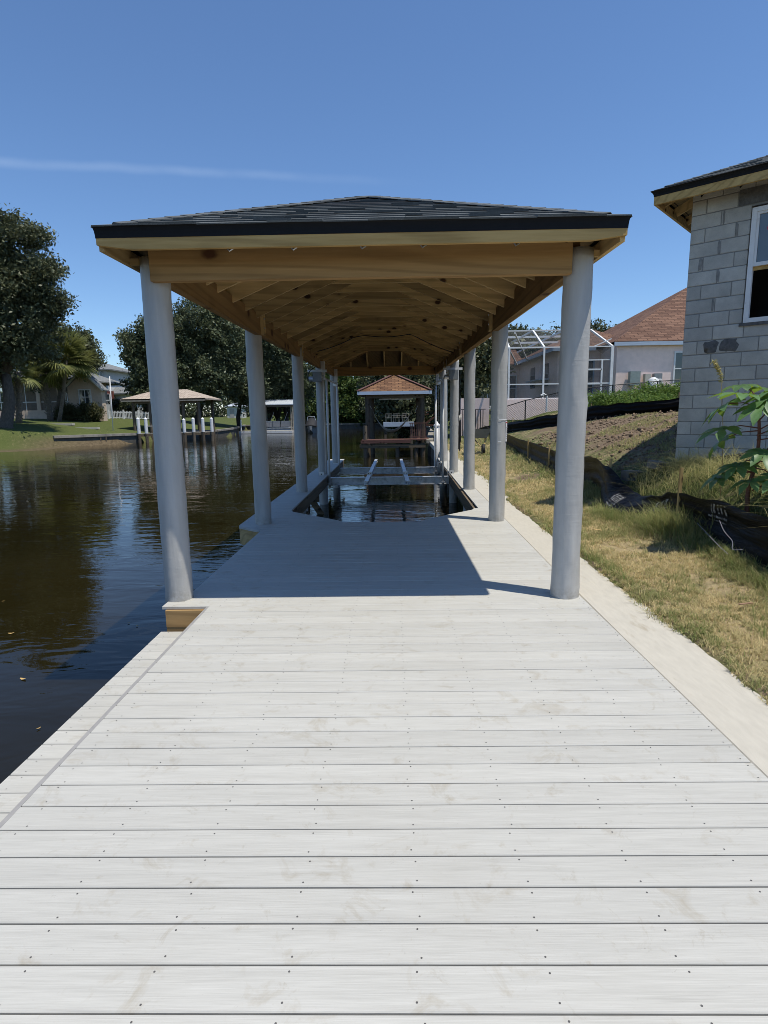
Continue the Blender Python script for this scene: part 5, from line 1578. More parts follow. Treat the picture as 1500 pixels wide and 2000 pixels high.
# side of the house behind the corner, seen only in passing
bk = MB()
vs0 = [hp(0.0, -0.195, Z0), hp(0.19, -0.195, Z0)]
D = -HN
def sp(t, s, z): return HC + HE * t + D * s + UPV * z
bk.add([sp(0.002, 0.2, Z0), sp(0.19, 0.2, Z0), sp(0.19, 7, Z0), sp(0.002, 7, Z0), sp(0.002, 0.2, Z0 + NC * CRS - .02), sp(0.19, 0.2, Z0 + NC * CRS - .02), sp(0.19, 7, Z0 + NC * CRS - .02), sp(0.002, 7, Z0 + NC * CRS - .02)],
       [(0, 3, 2, 1), (4, 5, 6, 7), (0, 1, 5, 4), (1, 2, 6, 5), (2, 3, 7, 6), (3, 0, 4, 7)])
bk.build('side_wall', 'block', HB)
inn = MB(); hbox(inn, 0.25, WLEN, -3.2, -3.1, Z0, Z0 + NC * CRS); inn.build('inner_partition', 'shade_black', HB)  # painted near-black to stand for the unlit room
# mortar smears, poured lintel and the flattened patches
def smear(t, z, w, h, seed, mat='mortar_dark', out=0.004):
    r = random.Random(seed); n = 14
    rim = [(t + w * 0.5 * (0.75 + 0.35 * r.random()) * math.copysign(abs(math.cos(a)) ** 0.5, math.cos(a)), z + h * 0.5 * (0.75 + 0.35 * r.random()) * math.copysign(abs(math.sin(a)) ** 0.5, math.sin(a))) for a in [2 * math.pi * i / n for i in range(n)]]
    mm = MB()
    mm.v = [tuple(hp(a, 0.001, b)) for a, b in rim] + [tuple(hp(t + (a - t) * 0.8, out + 0.004 * r.random(), z + (b - z) * 0.8)) for a, b in rim] + [tuple(hp(t, out + 0.006, z))]
    for i in range(n):
        k = (i + 1) % n
        mm.f += [(i, k, n + k, n + i), (n + i, n + k, 2 * n)]
    mm.build('mortar_smear', mat, HB, smooth=True)
smear(0.40, WZ0 - 1.5 * CRS, 0.22, 0.20, 1); smear(0.64, WZ0 - 1.5 * CRS + .005, 0.25, 0.205, 2)
for i, (t, c, w) in enumerate(((0.41, 5.5, 0.045), (0.17, 4.5, 0.05), (0.42, 3.5, 0.05), (0.62, 6.5, 0.04), (0.44, 7.5, 0.03), (0.38, 1.5, 0.03))):
    smear(t, WZ0 + c * CRS, w, 0.20, 10 + i, 'mortar', 0.003)
mm = MB(); hbox(mm, WT0 - 0.18, WT1 + 0.25, 0.0035, 0.006, WZ1 + 0.06, WZ1 + 0.06 + 0.22); mm.build('lintel', 'mortar_dark', HB)
# the window
wn = MB()
fw = 0.062
hbox(wn, WT0, WT0 + fw, -0.06, 0.018, WZ0, WZ1); hbox(wn, WT1 - fw, WT1, -0.06, 0.018, WZ0, WZ1)
hbox(wn, WT0 + fw + .001, WT1 - fw - .001, -0.06, 0.018, WZ0, WZ0 + fw); hbox(wn, WT0 + fw + .001, WT1 - fw - .001, -0.06, 0.018, WZ1 - fw, WZ1)
W = wn.build('window', 'white_paint', HB)
wi = MB(); s2 = 0.034
za_, zb_ = (WZ0 + WZ1) / 2 - 0.01, WZ1 - fw - .001
for (a, b, c, d) in ((WT0 + fw, WT0 + fw + s2, za_, zb_), (WT1 - fw - s2, WT1 - fw, za_, zb_), (WT0 + fw + s2, WT1 - fw - s2, za_, za_ + 0.05), (WT0 + fw + s2, WT1 - fw - s2, zb_ - s2, zb_)):
    hbox(wi, a, b, -0.04, 0.004, c, d)
wi.build('upper_sash', 'white_paint', W)
gl = MB(); hbox(gl, WT0 + fw + s2 + .001, WT1 - fw - s2 - .001, -0.022, -0.016, za_ + 0.051, zb_ - s2 - .001); gl.build('upper_pane', 'sash_glass', W)
st = MB()
cen = hp(WT0 + 0.21, -0.0135, WZ1 - 0.30)
n = 16
st.v = [tuple(cen + HE * 0.022 * math.cos(2 * math.pi * i / n) + UPV * 0.028 * math.sin(2 * math.pi * i / n)) for i in range(n)]; st.f = [tuple(range(n))]
st.build('round_sticker', 'red_print', W)
ls = MB()
hbox(ls, WT0 + fw, WT1 - fw, -0.058, -0.041, za_ - 0.05, za_ + 0.02); ls.build('raised_sash_rail', 'pine_pale', W)
dv = MB(); hbox(dv, WT0 - 0.028, WT1 + 0.028, -1.2, -1.19, WZ0 - .3, WZ1 + .3); dv.build('dark_interior_sheet', 'shade_black', HB)  # black sheet behind the window; the room's shade is in its colour
sl = MB(); hbox(sl, WT0 - 0.05, WT1 + 0.06, -0.05, 0.022, WZ0 - 0.045, WZ0 - 0.004); sl.build('sill', 'mortar_dark', W)
# eave: fascia, drip edge, rafter tails, shingles
OV = 0.42; EZT = 4.835
TB = Z0 + NC * CRS
def ep(t, out, z): return hp(t, out, z)
fm = MB(); hbox(fm, -OV, WLEN + 0.5, OV - 0.04, OV, EZT - 0.185, EZT - 0.068); FB = fm.build('fascia_board', 'pine_pale', HB)
fm = MB()
a0, a1 = sp(-OV, -OV + 0.041, 0), sp(-OV + 0.038, 7.0, 0)
fm.add([sp(-OV, -OV + .041, EZT - .185), sp(-OV + .038, -OV + .041, EZT - .185), sp(-OV + .038, 7, EZT - .185), sp(-OV, 7, EZT - .185), sp(-OV, -OV + .041, EZT - .068), sp(-OV + .038, -OV + .041, EZT - .068), sp(-OV + .038, 7, EZT - .068), sp(-OV, 7, EZT - .068)],
       [(0, 3, 2, 1), (4, 5, 6, 7), (0, 1, 5, 4), (1, 2, 6, 5), (2, 3, 7, 6), (3, 0, 4, 7)])
fm.build('fascia_board', 'pine_x', HB)
dm = MB()
prof = [(0.003, EZT - .075), (0.008, EZT - .045), (0.025, EZT - .015), (0.045, EZT), (0.04, EZT + .008), (-0.05, EZT + .03)]
for (o, z) in prof:
    dm.v += [tuple(hp(WLEN + 0.5, OV + o, z)), tuple(HC + HE * (-OV - o) + HN * (OV + o) + UPV * z), tuple(HC + HE * (-OV - o) - HN * 7 + UPV * z)]
for i in range(len(prof) - 1):
    for k in range(2): dm.f.append((i * 3 + k, i * 3 + k + 1, i * 3 + 4 + k, i * 3 + 3 + k))
dm.build('drip_edge', 'drip_edge', HB)
RS2 = 0.40
c_ = HC + HE * (-OV) + HN * OV
PA = lambda t, s: HC + HE * (-OV + t) - HN * (-OV + s) + UPV * (EZT + .012 + RS2 * min(t, s))
sh = MB()
sh.add([PA(0, 0), PA(5.3, 0), PA(5.3, 4.9), PA(4.9, 4.9)], [(0, 1, 2, 3)])
sh.add([PA(0, 0), PA(4.9, 4.9), PA(4.9, 7.4), PA(0, 7.4)], [(0, 1, 2, 3)])
ro = sh.build('roof_sheet', 'pine_x', HB)
cs2, sn2 = math.cos(math.atan(RS2)), math.sin(math.atan(RS2))
ROOF_SAVE = ROOF; ROOF = ro
shingle_plane(c_ + UPV * (EZT + .014), HE, -HN * cs2 + UPV * sn2, HN * sn2 + UPV * cs2, lambda v: (v * cs2, 5.2), 4.0, 0.143, False).build('shingles', 'shingle', ro, kind='stuff')
shingle_plane(c_ + UPV * (EZT + .014), -HN, HE * cs2 + UPV * sn2, -HE * sn2 + UPV * cs2, lambda v: (v * cs2, 7.2), 4.0, 0.143, False).build('shingles', 'shingle', ro, kind='stuff')
cap_line(c_ + UPV * (EZT + .02), PA(4.0, 4.0), 0.13, 0.143)
ROOF = ROOF_SAVE
for k in range(8):
    t = 0.05 + k * 0.6
    run = min(OV + .25, t + OV - .08)
    MB().bar(hp(t, OV - .045, EZT - .095 + 0.0), hp(t, OV - .045 - run, EZT - .095 + RS2 * run), 0.038, 0.13).build('rafter_tail', 'pine_x', HB)
    s_ = -0.1 + k * 0.6
    run = min(OV + .25, s_ + OV - .08)
    MB().bar(sp(-OV + .045, s_, EZT - .095), sp(-OV + .045 + run, s_, EZT - .095 + RS2 * run), 0.038, 0.13).build('rafter_tail', 'pine_x', HB)
MB().bar(hp(-OV + .06, OV - .06, EZT - .10), hp(0.3, -0.3, EZT - .10 + RS2 * .72), 0.04, 0.14).build('hip_rafter', 'pine_x', HB)
for t in (0.12, 0.62, 1.25, 1.8):
    MB().bar(hp(t, 0.012, TB - .16), hp(t + .05, 0.012, TB - .10), 0.006, 0.012).build('tie_strap', 'black_plastic', HB)
    MB().bar(hp(t, 0.012, TB - .16), hp(t, 0.012, TB - .04), 0.006, 0.012).build('tie_strap', 'black_plastic', HB)

# loose masonry at its foot
cb = thing('loose_block', 'hollow concrete block lying on its side left of the house corner', 'block', (3.95, 9.55, gz(3.95, 9.55)))
bz = gz(3.95, 9.55) + 0.12
blk = MB()
L_, H_, D_ = 0.40, 0.19, 0.19
for (a, b, c, d) in ((-.2, .2, -.095, -.06), (-.2, .2, .06, .095), (-.2, -.16, -.06, .06), (-.02, .02, -.06, .06), (.16, .2, -.06, .06)):
    blk.box(a, b, -.095, .095, c, d)
link('block_body', blk.mesh('block_body', 'block_old'), (3.98, 9.6, bz - 0.02), cb, rot=(0, 0.05, 0.25), scale=(0.85, 0.85, 0.85))
tag(link('loose_slab_stone', (lambda q: (q.box(-.17, .17, -.1, .1, -.06, .06), q.mesh('loose_slab_stone', 'block_old'))[1])(MB()), (4.28, 9.35, gz(4.28, 9.35) + 0.06), rot=(0.15, 0.1, 0.6)), 'pale broken block half buried in weeds at the house corner', 'block')

# ------------------------------------------------------------------ silt fences
def cat(pts, n):
    """Catmull-Rom through rows of values"""
    P = np.array(pts, float); P = np.vstack([2 * P[0] - P[1], P, 2 * P[-1] - P[-2]])
    out = []
    segs = len(P) - 3
    for i in range(segs):
        for s in np.linspace(0, 1, n, endpoint=False):
            p0, p1, p2, p3 = P[i:i + 4]
            out.append(0.5 * ((2 * p1) + (-p0 + p2) * s + (2 * p0 - 5 * p1 + 4 * p2 - p3) * s * s + (-p0 + 3 * p1 - 3 * p2 + p3) * s ** 3))
    out.append(P[-2])
    return np.array(out)
def silt_fence(name, label, rows, n, wr, seed, stakes):
    """rows: x, y of the foot, height of the top above the foot, top offset sideways, belly"""
    T = thing(name, label, 'silt fence', (rows[0][0], rows[0][1], gz(rows[0][0], rows[0][1])))
    C_ = cat(rows, n)
    nv_ = 14
    V = np.zeros((len(C_), nv_, 3))
    tang = np.gradient(C_[:, :2], axis=0); tang /= np.linalg.norm(tang, axis=1)[:, None] + 1e-9
    nrm = np.stack([tang[:, 1], -tang[:, 0]], 1)                     # towards the land or the lawn, by direction
    r = np.random.default_rng(seed)
    for i in range(len(C_)):
        x, y, h, off, belly = C_[i]
        zb = gz(x, y) - 0.04
        for j in range(nv_):
            s = j / (nv_ - 1)
            q = Vector((i * 0.11 + seed, s * 3.5, 0.3))
            w = noise.noise(q) * wr * 1.3 + noise.noise(Vector((i * 0.16, s * 9 + i * 0.05, seed))) * wr * 0.6
            fold = 1.5 * wr * math.sin(s * 19 + 3 * noise.noise(Vector((i * 0.06, 1.7, seed))))
            o = off * s + belly * math.sin(math.pi * s) + w + fold * 0.4
            V[i, j] = (x + nrm[i, 0] * o, y + nrm[i, 1] * o, zb + (h + 0.04 + 0.05 * noise.noise(Vector((i * 0.13, 4.2, seed)))) * s)
    idx = np.arange(len(C_) * nv_).reshape(len(C_), nv_)
    F = np.stack([idx[:-1, :-1].ravel(), idx[1:, :-1].ravel(), idx[1:, 1:].ravel(), idx[:-1, 1:].ravel()], 1)
    link('plastic_sheet', np_mesh('plastic_sheet', V.reshape(-1, 3), F, 'silt_plastic', None, True), (0, 0, 0), T)
    for (x, y, h, lx, ly) in stakes:
        z = gz(x, y)
        MB().bar((x, y, z - 0.2), (x + lx, y + ly, z + h), 0.035, 0.035).build('stake', 'stake_wood', T)
    return T, V, nrm
FT, FV, FN = silt_fence('silt_fence', 'sagging black plastic silt fence between the dry lawn and the weeds',
    [(3.30, 2.6, 0.56, 0.05, 0.02), (3.38, 4.0, 0.53, 0.08, 0.03), (3.42, 5.3, 0.48, 0.10, 0.05), (3.56, 6.4, 0.41, 0.10, 0.06), (3.62, 7.35, 0.36, 0.05, 0.03),
     (3.50, 7.9, 0.30, 0.22, 0.04), (3.32, 8.5, 0.28, 0.40, -0.05), (3.30, 9.1, 0.34, 0.42, -0.06), (3.52, 9.75, 0.50, 0.12, 0.0), (3.70, 10.3, 0.52, -0.05, 0.03),
     (3.82, 11.3, 0.50, -0.04, 0.04), (3.80, 12.6, 0.52, 0.03, 0.04), (3.86, 13.8, 0.52, 0.05, 0.03), (4.0, 16.5, 0.55, 0.05, 0.03), (4.25, 20, 0.5, 0, 0.05), (4.5, 25, 0.45, 0, 0.05), (4.9, 31, 0.4, 0, 0.03)],
    14, 0.022, 3, [(3.66, 7.38, 0.66, 0.01, 0.0), (3.60, 9.82, 0.62, 0.10, 0.02), (3.86, 13.0, 0.62, 0.0, 0.0), (3.92, 14.6, 0.62, 0.02, 0), (4.08, 17.5, 0.6, 0, 0)])
BT, _, _ = silt_fence('silt_fence', 'long black silt fence crossing the top of the bare earth slope',
    [(4.6, 31.0, 0.4, 0, 0), (5.4, 26.2, 0.42, 0.05, 0.03), (6.4, 23.6, 0.45, 0.1, 0.05), (7.3, 21.6, 0.48, 0.1, 0.06), (8.2, 20.2, 0.42, 0.15, 0.08), (9.3, 19.2, 0.42, 0.12, 0.05), (11.5, 18.6, 0.45, 0.1, 0.05), (16, 18.2, 0.45, 0.1, 0.05)],
    16, 0.035, 9, [(5.4, 26.2, 0.6, 0, 0), (7.3, 21.6, 0.6, 0, 0), (9.3, 19.2, 0.6, 0, 0)])
# white print on the sheet: a row of chevrons over two lines of smudged lettering
def fence_point(u, s, lift=0.006):
    i = min(int(u), len(FV) - 2); a = u - i
    j = min(int(s * 13), 12); b = s * 13 - j
    P = (FV[i, j] * (1 - a) + FV[i + 1, j] * a) * (1 - b) + (FV[i, j + 1] * (1 - a) + FV[i + 1, j + 1] * a) * b
    d1 = FV[i + 1, j] - FV[i, j]; d2 = FV[i, j + 1] - FV[i, j]
    nn = np.cross(d1, d2); nn /= np.linalg.norm(nn)
    if nn[0] > 0: nn = -nn
    return P + nn * lift
def print_patch(u0, u1, s0, s1, seed):
    r = random.Random(seed)
    pm = MB()
    def quad(a, b, c, d):
        o = len(pm.v); pm.v += [tuple(fence_point(*p)) for p in (a, b, c, d)]; pm.f.append((o, o + 1, o + 2, o + 3))
    du = (u1 - u0)
    sm = s0 + (s1 - s0) * 0.45
    for k in range(5):
        ua = u0 + du * (k + 0.35 * r.random()) / 5.4; w = du * r.uniform(0.06, 0.11)
        mid = (sm + s1) / 2
        sk = du * 0.06 * (1 if u1 > u0 else 1)
        quad((ua, sm), (ua + w, sm), (ua + w + sk, mid), (ua + sk, mid))
        quad((ua + sk, mid), (ua + sk + w, mid), (ua + w, s1), (ua, s1))
    for (sa, h) in ((s0 + (s1 - s0) * 0.22, 0.14), (s0, 0.10)):
        u = u0
        while u < u1 - du * 0.05:
            w = du * r.uniform(0.02, 0.045)
            hh = (s1 - s0) * h * r.uniform(0.7, 1)
            quad((u, sa), (u + w, sa), (u + w, sa + hh), (u, sa + hh))
            u += w + du * r.uniform(0.012, 0.03)
    pm.build('print', 'white_print', FT, kind='stuff')
print_patch(41.0, 46.5, 0.45, 0.9, 1)
print_patch(63.0, 72.0, 0.35, 0.75, 2)
print_patch(92.0, 100.0, 0.35, 0.75, 3)
# torn pull cords trailing from the hem
for (pts) in ([(3.36, 5.9, 0.50), (3.33, 5.75, 0.42), (3.36, 5.65, 0.34), (3.34, 5.6, 0.27), (3.38, 5.5, 0.29)], [(3.45, 6.5, 0.36), (3.35, 5.9, 0.26), (3.3, 5.6, 0.22)]):
    MB().tube([tuple(p) for p in cat(pts, 5)], 0.0026, 5).build('pull_cord', 'grey_print', FT)

# ------------------------------------------------------------------ pink house, pool cage, garden fence
PH = thing('pink_house', 'pink stucco house with brown shingle hip roof at the top of the slope', 'house', (14, 35, 2.4))
MB().box(12.42, 26, 33, 47, 1.8, 5.22).build('front_wing', 'stucco_pink', PH)
MB().box(9.9, 12.41, 35.6, 47, 1.8, 5.22).build('side_wing', 'stucco_pink', PH)
MB().box(4.5, 9.89, 46, 46.3, 1.8, 5.2).build('rear_wall', 'stucco_pink', PH)
hf = hip_faces(12.2, 29.0, 32.80, 48.0, 5.32, 0.57)
slab_roof('front_roof', hf, 'roof_brown', PH, 0.04)
slab_roof('side_roof', hip_faces(9.45, 15.2, 35.1, 47.6, 5.30, 0.50), 'roof_brown', PH, 0.04)
slab_roof('rear_roof', [[(4.5, 45.5, 5.2), (10.2, 45.5, 5.2), (10.2, 49, 6.6), (4.5, 49, 6.6)]], 'roof_brown', PH, 0.06)
for (x0, x1, y0, y1) in ((12.18, 28, 32.76, 32.81), (9.42, 11.97, 35.05, 35.11)):
    MB().box(x0, x1, y0, y1, 5.08, 5.28).build('gutter', 'fascia_blue', PH)
MB().box(9.42, 9.48, 35.12, 47.6, 5.08, 5.28).build('gutter', 'fascia_blue', PH)
MB().box(20.2, 21.0, 38.0, 38.5, 9.0, 9.25).build('roof_vent', 'roof_terracotta', PH)
window(PH, 15.55, 17.2, 2.9, 4.75, 32.99, cols=1, rows=2)
window(PH, 10.6, 12.1, 2.55, 4.6, 35.59, cols=2, rows=1, fmat='fascia_blue')
window(PH, 5.2, 8.2, 2.0, 4.5, 45.98, cols=4, rows=1)
window(PH, 8.4, 9.7, 2.4, 4.4, 45.98, cols=1, rows=2)
for yy_ in (37.5, 41.0):
    wv = MB().box(9.86, 9.90, yy_, yy_ + 1.2, 3.2, 4.6).build('side_window', 'window_glass', PH)
MB().bar((9.55, 37.2, 3.6), (9.55, 41, 3.6), 0.6, 0.08).build('awning', 'fascia_blue', PH)
for i, (x, w, h, mt, lb) in enumerate(((13.35, 0.55, 0.75, 'box_green', 'pale green utility box against the pink wall'), (14.05, 0.32, 0.6, 'concrete_cap', 'small cream utility box between two others on the pink wall'), (14.6, 0.42, 0.62, 'motor_grey', 'dark grey meter box against the pink wall'))):
    U_ = thing('utility_box', lb, 'utility box', (x, 32.7, 2.6), 'boxes on the pink wall')
    MB().box(x - w / 2, x + w / 2, 32.62, 32.93, 2.95, 2.95 + h).build('cabinet', mt, U_)
    MB().tube([(x, 32.9, 2.2), (x, 32.9, 2.95)], 0.04, 8).build('conduit', 'galv', U_)
PU = thing('pool_pump', 'white and black pool pump set on a slab by the pink wall', 'pump', (14.2, 31.4, 2.4))
MB().box(13.3, 15.3, 30.9, 31.9, gz(14.3, 31.4) - 0.05, gz(14.3, 31.4) + 0.08).build('slab', 'concrete_cap', PU)
zp = gz(14.3, 31.4) + 0.08
MB().tube([(13.8, 31.4, zp), (13.8, 31.4, zp + 0.15), (13.8, 31.4, zp + 0.6), (13.8, 31.4, zp + 0.72)], [0.24, 0.27, 0.27, 0.08], 16).build('filter_tank', 'pvc_white', PU, smooth=True)
MB().tube([(14.3, 31.4, zp + 0.2), (14.85, 31.4, zp + 0.2)], 0.16, 14).build('motor', 'black_plastic', PU)
MB().tube([(13.8, 31.4, zp + 0.6), (14.2, 31.4, zp + 0.6), (14.35, 31.4, zp + 0.3)], 0.04, 8).build('pipe', 'pvc_white', PU)

CG = thing('pool_cage', 'white framed screened pool cage joined to the pink house', 'pool cage', (8.7, 31, 2.2))
cx0, cx1, cy = 5.6, 11.42, 31.0
ZB, ZE, ZT = 2.28, 4.87, 6.05
def cbar(p, q, w=0.07, name='frame_bar', h=None): return MB().bar(p, q, w, h or w).build(name, 'white_paint', CG)
xs_c = (5.6, 6.12, 7.92, 9.7, 11.42)
for x in xs_c:
    cbar((x, cy, ZB - 0.5), (x, cy, ZE), 0.09 if x < 11 else 0.14, 'upright')
    cbar((x, cy, ZE), (x + (0.0 if x < 11 else -0.3), 33.6, ZT), 0.09, 'mansard_bar')
    if x < 10: cbar((x, 33.6, ZT), (x, 46, ZT + 0.05), 0.07, 'roof_bar', 0.12)
for z in (3.02, 4.0 if False else 3.02, ZE): pass
for z in (3.02, ZE, ZB): cbar((cx0, cy, z), (cx1, cy, z), 0.06, 'rail')
cbar((9.7, cy, 4.2), (cx1, cy, 4.2), 0.05, 'rail')
cbar((cx0, 33.6, ZT), (11.1, 33.6, ZT), 0.07, 'rail')
for yv in (36.5, 39.5, 42.5): cbar((cx0, yv, ZT + 0.02), (11.0, yv, ZT + 0.02), 0.06, 'purlin', 0.12)
for (p, q) in (((6.2, 34.0, ZT - 0.05), (9.3, 44.0, 5.0)), ((7.0, 34.0, ZT - 0.05), (9.6, 42.0, 5.1)), ((5.7, 34.5, ZT - .05), (8.9, 45.5, 5.0))): cbar(p, q, 0.08, 'roof_brace')
cbar((10.5, cy, ZE + 0.02), (11.35, cy, ZE + 0.38), 0.05, 'knee_brace')
DR = cbar((9.98, cy - 0.02, ZB - 0.3), (9.98, cy - 0.02, 4.18), 0.09, 'door')
for (p, q) in (((10.92, cy - .02, ZB - .3), (10.92, cy - .02, 4.18)), ((9.98, cy - .02, 3.72), (10.92, cy - .02, 3.72)), ((9.98, cy - .02, 2.36), (10.92, cy - .02, 2.36)), ((9.98, cy - .02, 3.0), (10.92, cy - .02, 3.0))):
    MB().bar(p, q, 0.08, 0.08).build('door_rail', 'white_paint', DR)
MB().box(9.98, 10.92, cy - 0.03, cy - 0.01, 1.95, 2.33).build('kick_plate', 'white_paint', DR)
for a, b in zip(xs_c[:-1], xs_c[1:]):
    MB().box(a + .05, b - .05, cy - .004, cy + .004, ZB + .04, ZE - .03).build('screen_panel', 'insect_screen', CG)
    MB().add([(a + .05, cy + .02, ZE + .04), (b - .05, cy + .02, ZE + .04), (b - .05, 33.55, ZT), (a + .05, 33.55, ZT)], [(0, 1, 2, 3)]).build('screen_panel', 'insect_screen', CG)
MB().add([(cx1, cy, ZE), (cx1 - .3, 33.6, ZT), (cx1 - .3, 36, ZT), (cx1 + .9, 35, ZE), ], [(0, 1, 2, 3)]).build('screen_panel', 'insect_screen', CG)
MB().box(cx0 - .1, 9.6, cy - .12, cy + .12, 1.2, ZB - .04).build('knee_wall', 'stucco_pink', CG)
MB().tube([(8.0, 30.5, 1.6), (8.0, 30.5, 2.4), (7.85, 30.5, 2.5), (7.7, 30.5, 2.42)], 0.05, 8).build('vent_pipe', 'pvc_white', CG)
LW = thing('garden_wall', 'low pink garden wall with dark iron pickets behind the pilings', 'wall', (4.6, 34, 1))
MB().box(3.9, 5.5, 33.2, 33.4, 0.3, 2.4).build('wall_panel', 'stucco_pink', LW)
for k in range(9): MB().box(3.92 + k * .14, 3.96 + k * .14, 32.6, 32.64, 0.3, 1.75).build('iron_picket', 'chain_black', LW)
MB().box(3.85, 5.2, 32.6, 32.64, 1.76, 1.80).build('iron_rail', 'chain_black', LW)

CF = thing('chain_link_fence', 'dark chain link fence climbing the bank below the pool cage', 'fence', (8.5, 27, 1.8))
cp = [(5.2, 28.6), (6.3, 27.8), (8.1, 27.0), (9.9, 26.6), (11.8, 26.4), (14.0, 26.3), (17.5, 26.2)]
cw = MB()
for (p, q) in zip(cp[:-1], cp[1:]):
    za, zb = gz(*p), gz(*q)
    MB().tube([(*p, za + 1.12), (*q, zb + 1.12)], 0.022, 6).build('top_rail', 'chain_black', CF)
    MB().tube([(*p, za - .2), (*p, za + 1.14)], 0.03, 8).build('post', 'chain_black', CF)
    p_, q_ = Vector((*p, 0)), Vector((*q, 0)); L2 = (q_ - p_).length
    nn = int(L2 / 0.11)
    for i in range(-10, nn):
        for sg in (1, -1):
            a, b = i * .11, i * .11 + 1.1
            if sg < 0: a, b = b, a
            ca, cb_ = min(max(a, 0), L2), min(max(b, 0), L2)
            if abs(cb_ - ca) < 0.05: continue
            ha = (ca - a) / (b - a) * 1.1; hb = (cb_ - a) / (b - a) * 1.1
            A = p_.lerp(q_, ca / L2); Bq = p_.lerp(q_, cb_ / L2)
            za_, zb_ = za + (zb - za) * ca / L2, za + (zb - za) * cb_ / L2
            cw.bar((A.x, A.y, za_ + ha), (Bq.x, Bq.y, zb_ + hb), 0.006, 0.006, up=(0, 1, 0))
cw.build('wire_mesh', 'chain_black', CF, kind='stuff')
for i, (x, y, rx, rz_, lb) in enumerate(((9.3, 25.2, 1.2, 0.42, 'bright green vine tangle on the chain link fence below the cage door'), (11.2, 25.3, 1.2, 0.5, 'bright green bush in front of the white pool pump'), (12.9, 24.9, 1.1, 0.62, 'tallest bright green vine heap on the fence by the pink wall'), (14.3, 24.6, 1.2, 0.45, 'bright green weeds beside the block house corner'), (10.3, 23.2, 1.3, 0.28, 'low green weeds just above the upper silt fence'))):
    shrub('vine_bush', lb, (x, y), (rx, 0.7, rz_), 130, 40, 0.055, 'leaf_vine', 90 + i, 0.14, group='vines along the garden fence')

# ------------------------------------------------------------------ small things on the lawn
WB = thing('wheelbarrow', 'grey wheelbarrow standing on the grass beyond the pilings', 'wheelbarrow', (3.35, 22.3, gz(3.35, 22.3)))
zz = gz(3.35, 22.3)
tubm = MB()
top = [(3.0, 21.9, zz + .95), (3.72, 21.9, zz + .95), (3.72, 22.8, zz + .9), (3.0, 22.8, zz + .9)]
bot = [(3.12, 22.05, zz + .60), (3.58, 22.05, zz + .60), (3.55, 22.6, zz + .60), (3.15, 22.6, zz + .60)]
tubm.add(top + bot, [(4, 5, 6, 7), (0, 4, 7, 3), (1, 2, 6, 5), (0, 1, 5, 4), (2, 3, 7, 6)]); tubm.build('tray', 'grey_tub', WB)
MB().tube([(3.35, 21.7, zz + .2), (3.44, 21.7, zz + .2)], 0.2, 16).build('wheel', 'rubber', WB)
for x in (3.12, 3.58):
    MB().tube([(3.39, 21.7, zz + .22), (x, 22.2, zz + .56), (x, 23.3, zz + .72)], 0.02, 6).build('handle', 'stake_wood', WB)
    MB().tube([(x, 22.5, zz + .6), (x, 22.55, zz)], 0.018, 6).build('leg', 'chain_black', WB)
HK = thing('hose_coil', 'dark coiled hose and cords hanging by the fourth piling', 'hose', (1.87, 16.2, 0.9))
for i in range(6):
    r = 0.20 + 0.02 * i
    MB().tube([(1.87 + 0.03 * math.cos(i), 16.2 + 0.4 * r * math.cos(a), 1.15 + 1.6 * r * math.sin(a) - 0.02 * i) for a in np.linspace(0, 6.28, 22)], 0.012, 6).build('loop', 'black_plastic', HK)
MB().tube([(1.87, 16.2, 1.5), (1.87, 16.2, 2.7)], 0.012, 6).build('cord', 'black_plastic', HK)
for i in range(3):
    MB().tube([(1.86 + .02 * i, 16.2 + 0.08 * math.cos(a), 1.45 + 0.09 * math.sin(a) + .02 * i) for a in np.linspace(0, 6.28, 14)], 0.013, 6).build('knot', 'rope', HK)
# leaf litter on the water and the lawn
LBL = ['yellow leaf floating beside the first dock piling', 'curled brown leaf floating close by a yellow one', 'tiny pale leaf floating in the dark reflection', 'pale leaf floating alone far from the dock', 'orange leaf floating between dock edge and tree reflection', 'two tone leaf drifting beside the lower landing']
lm = MB()
for k in range(8):
    a = 2 * math.pi * k / 8
    lm.v.append((0.045 * math.cos(a), 0.02 * math.sin(a), 0.006 * math.cos(2 * a)))
lm.v.append((0, 0, 0.0)); lm.f = [(k, (k + 1) % 8, 8) for k in range(8)]
lme = lm.mesh('floating_leaf', 'dead_leaf')
for i, (x, y) in enumerate([(-3.1, 6.6), (-3.25, 6.7), (-4.5, 6.4), (-5.4, 7.6), (-3.6, 5.2), (-2.9, 4.3)]):
    s = random.uniform(0.4, 0.9)
    tag(link('floating_leaf', lme, (x, y, ZW + 0.012), rot=(0, 0, random.uniform(0, 6)), scale=(s, s, s)), LBL[i], 'leaf', 'leaves on the water')
tag(link('wood_chip', (lambda q: (q.box(-.09, .09, -.008, .008, -.004, .004), q.mesh('wood_chip', 'twig'))[1])(MB()), (2.86, 4.55, gz(2.86, 4.55) + 0.045), rot=(0.05, 0.1, 0.5)), 'small reddish wood chip lying on the dry lawn', 'wood chip')
tag(link('wood_chip', (lambda q: (q.box(-.06, .06, -.02, .02, -.004, .004), q.mesh('wood_chip', 'stake_wood'))[1])(MB()), (2.72, 7.6, gz(2.72, 7.6) + 0.05), rot=(0.1, 0.1, -0.3)), 'pale wood chip lying in the greener lawn by the silt fence', 'wood chip')

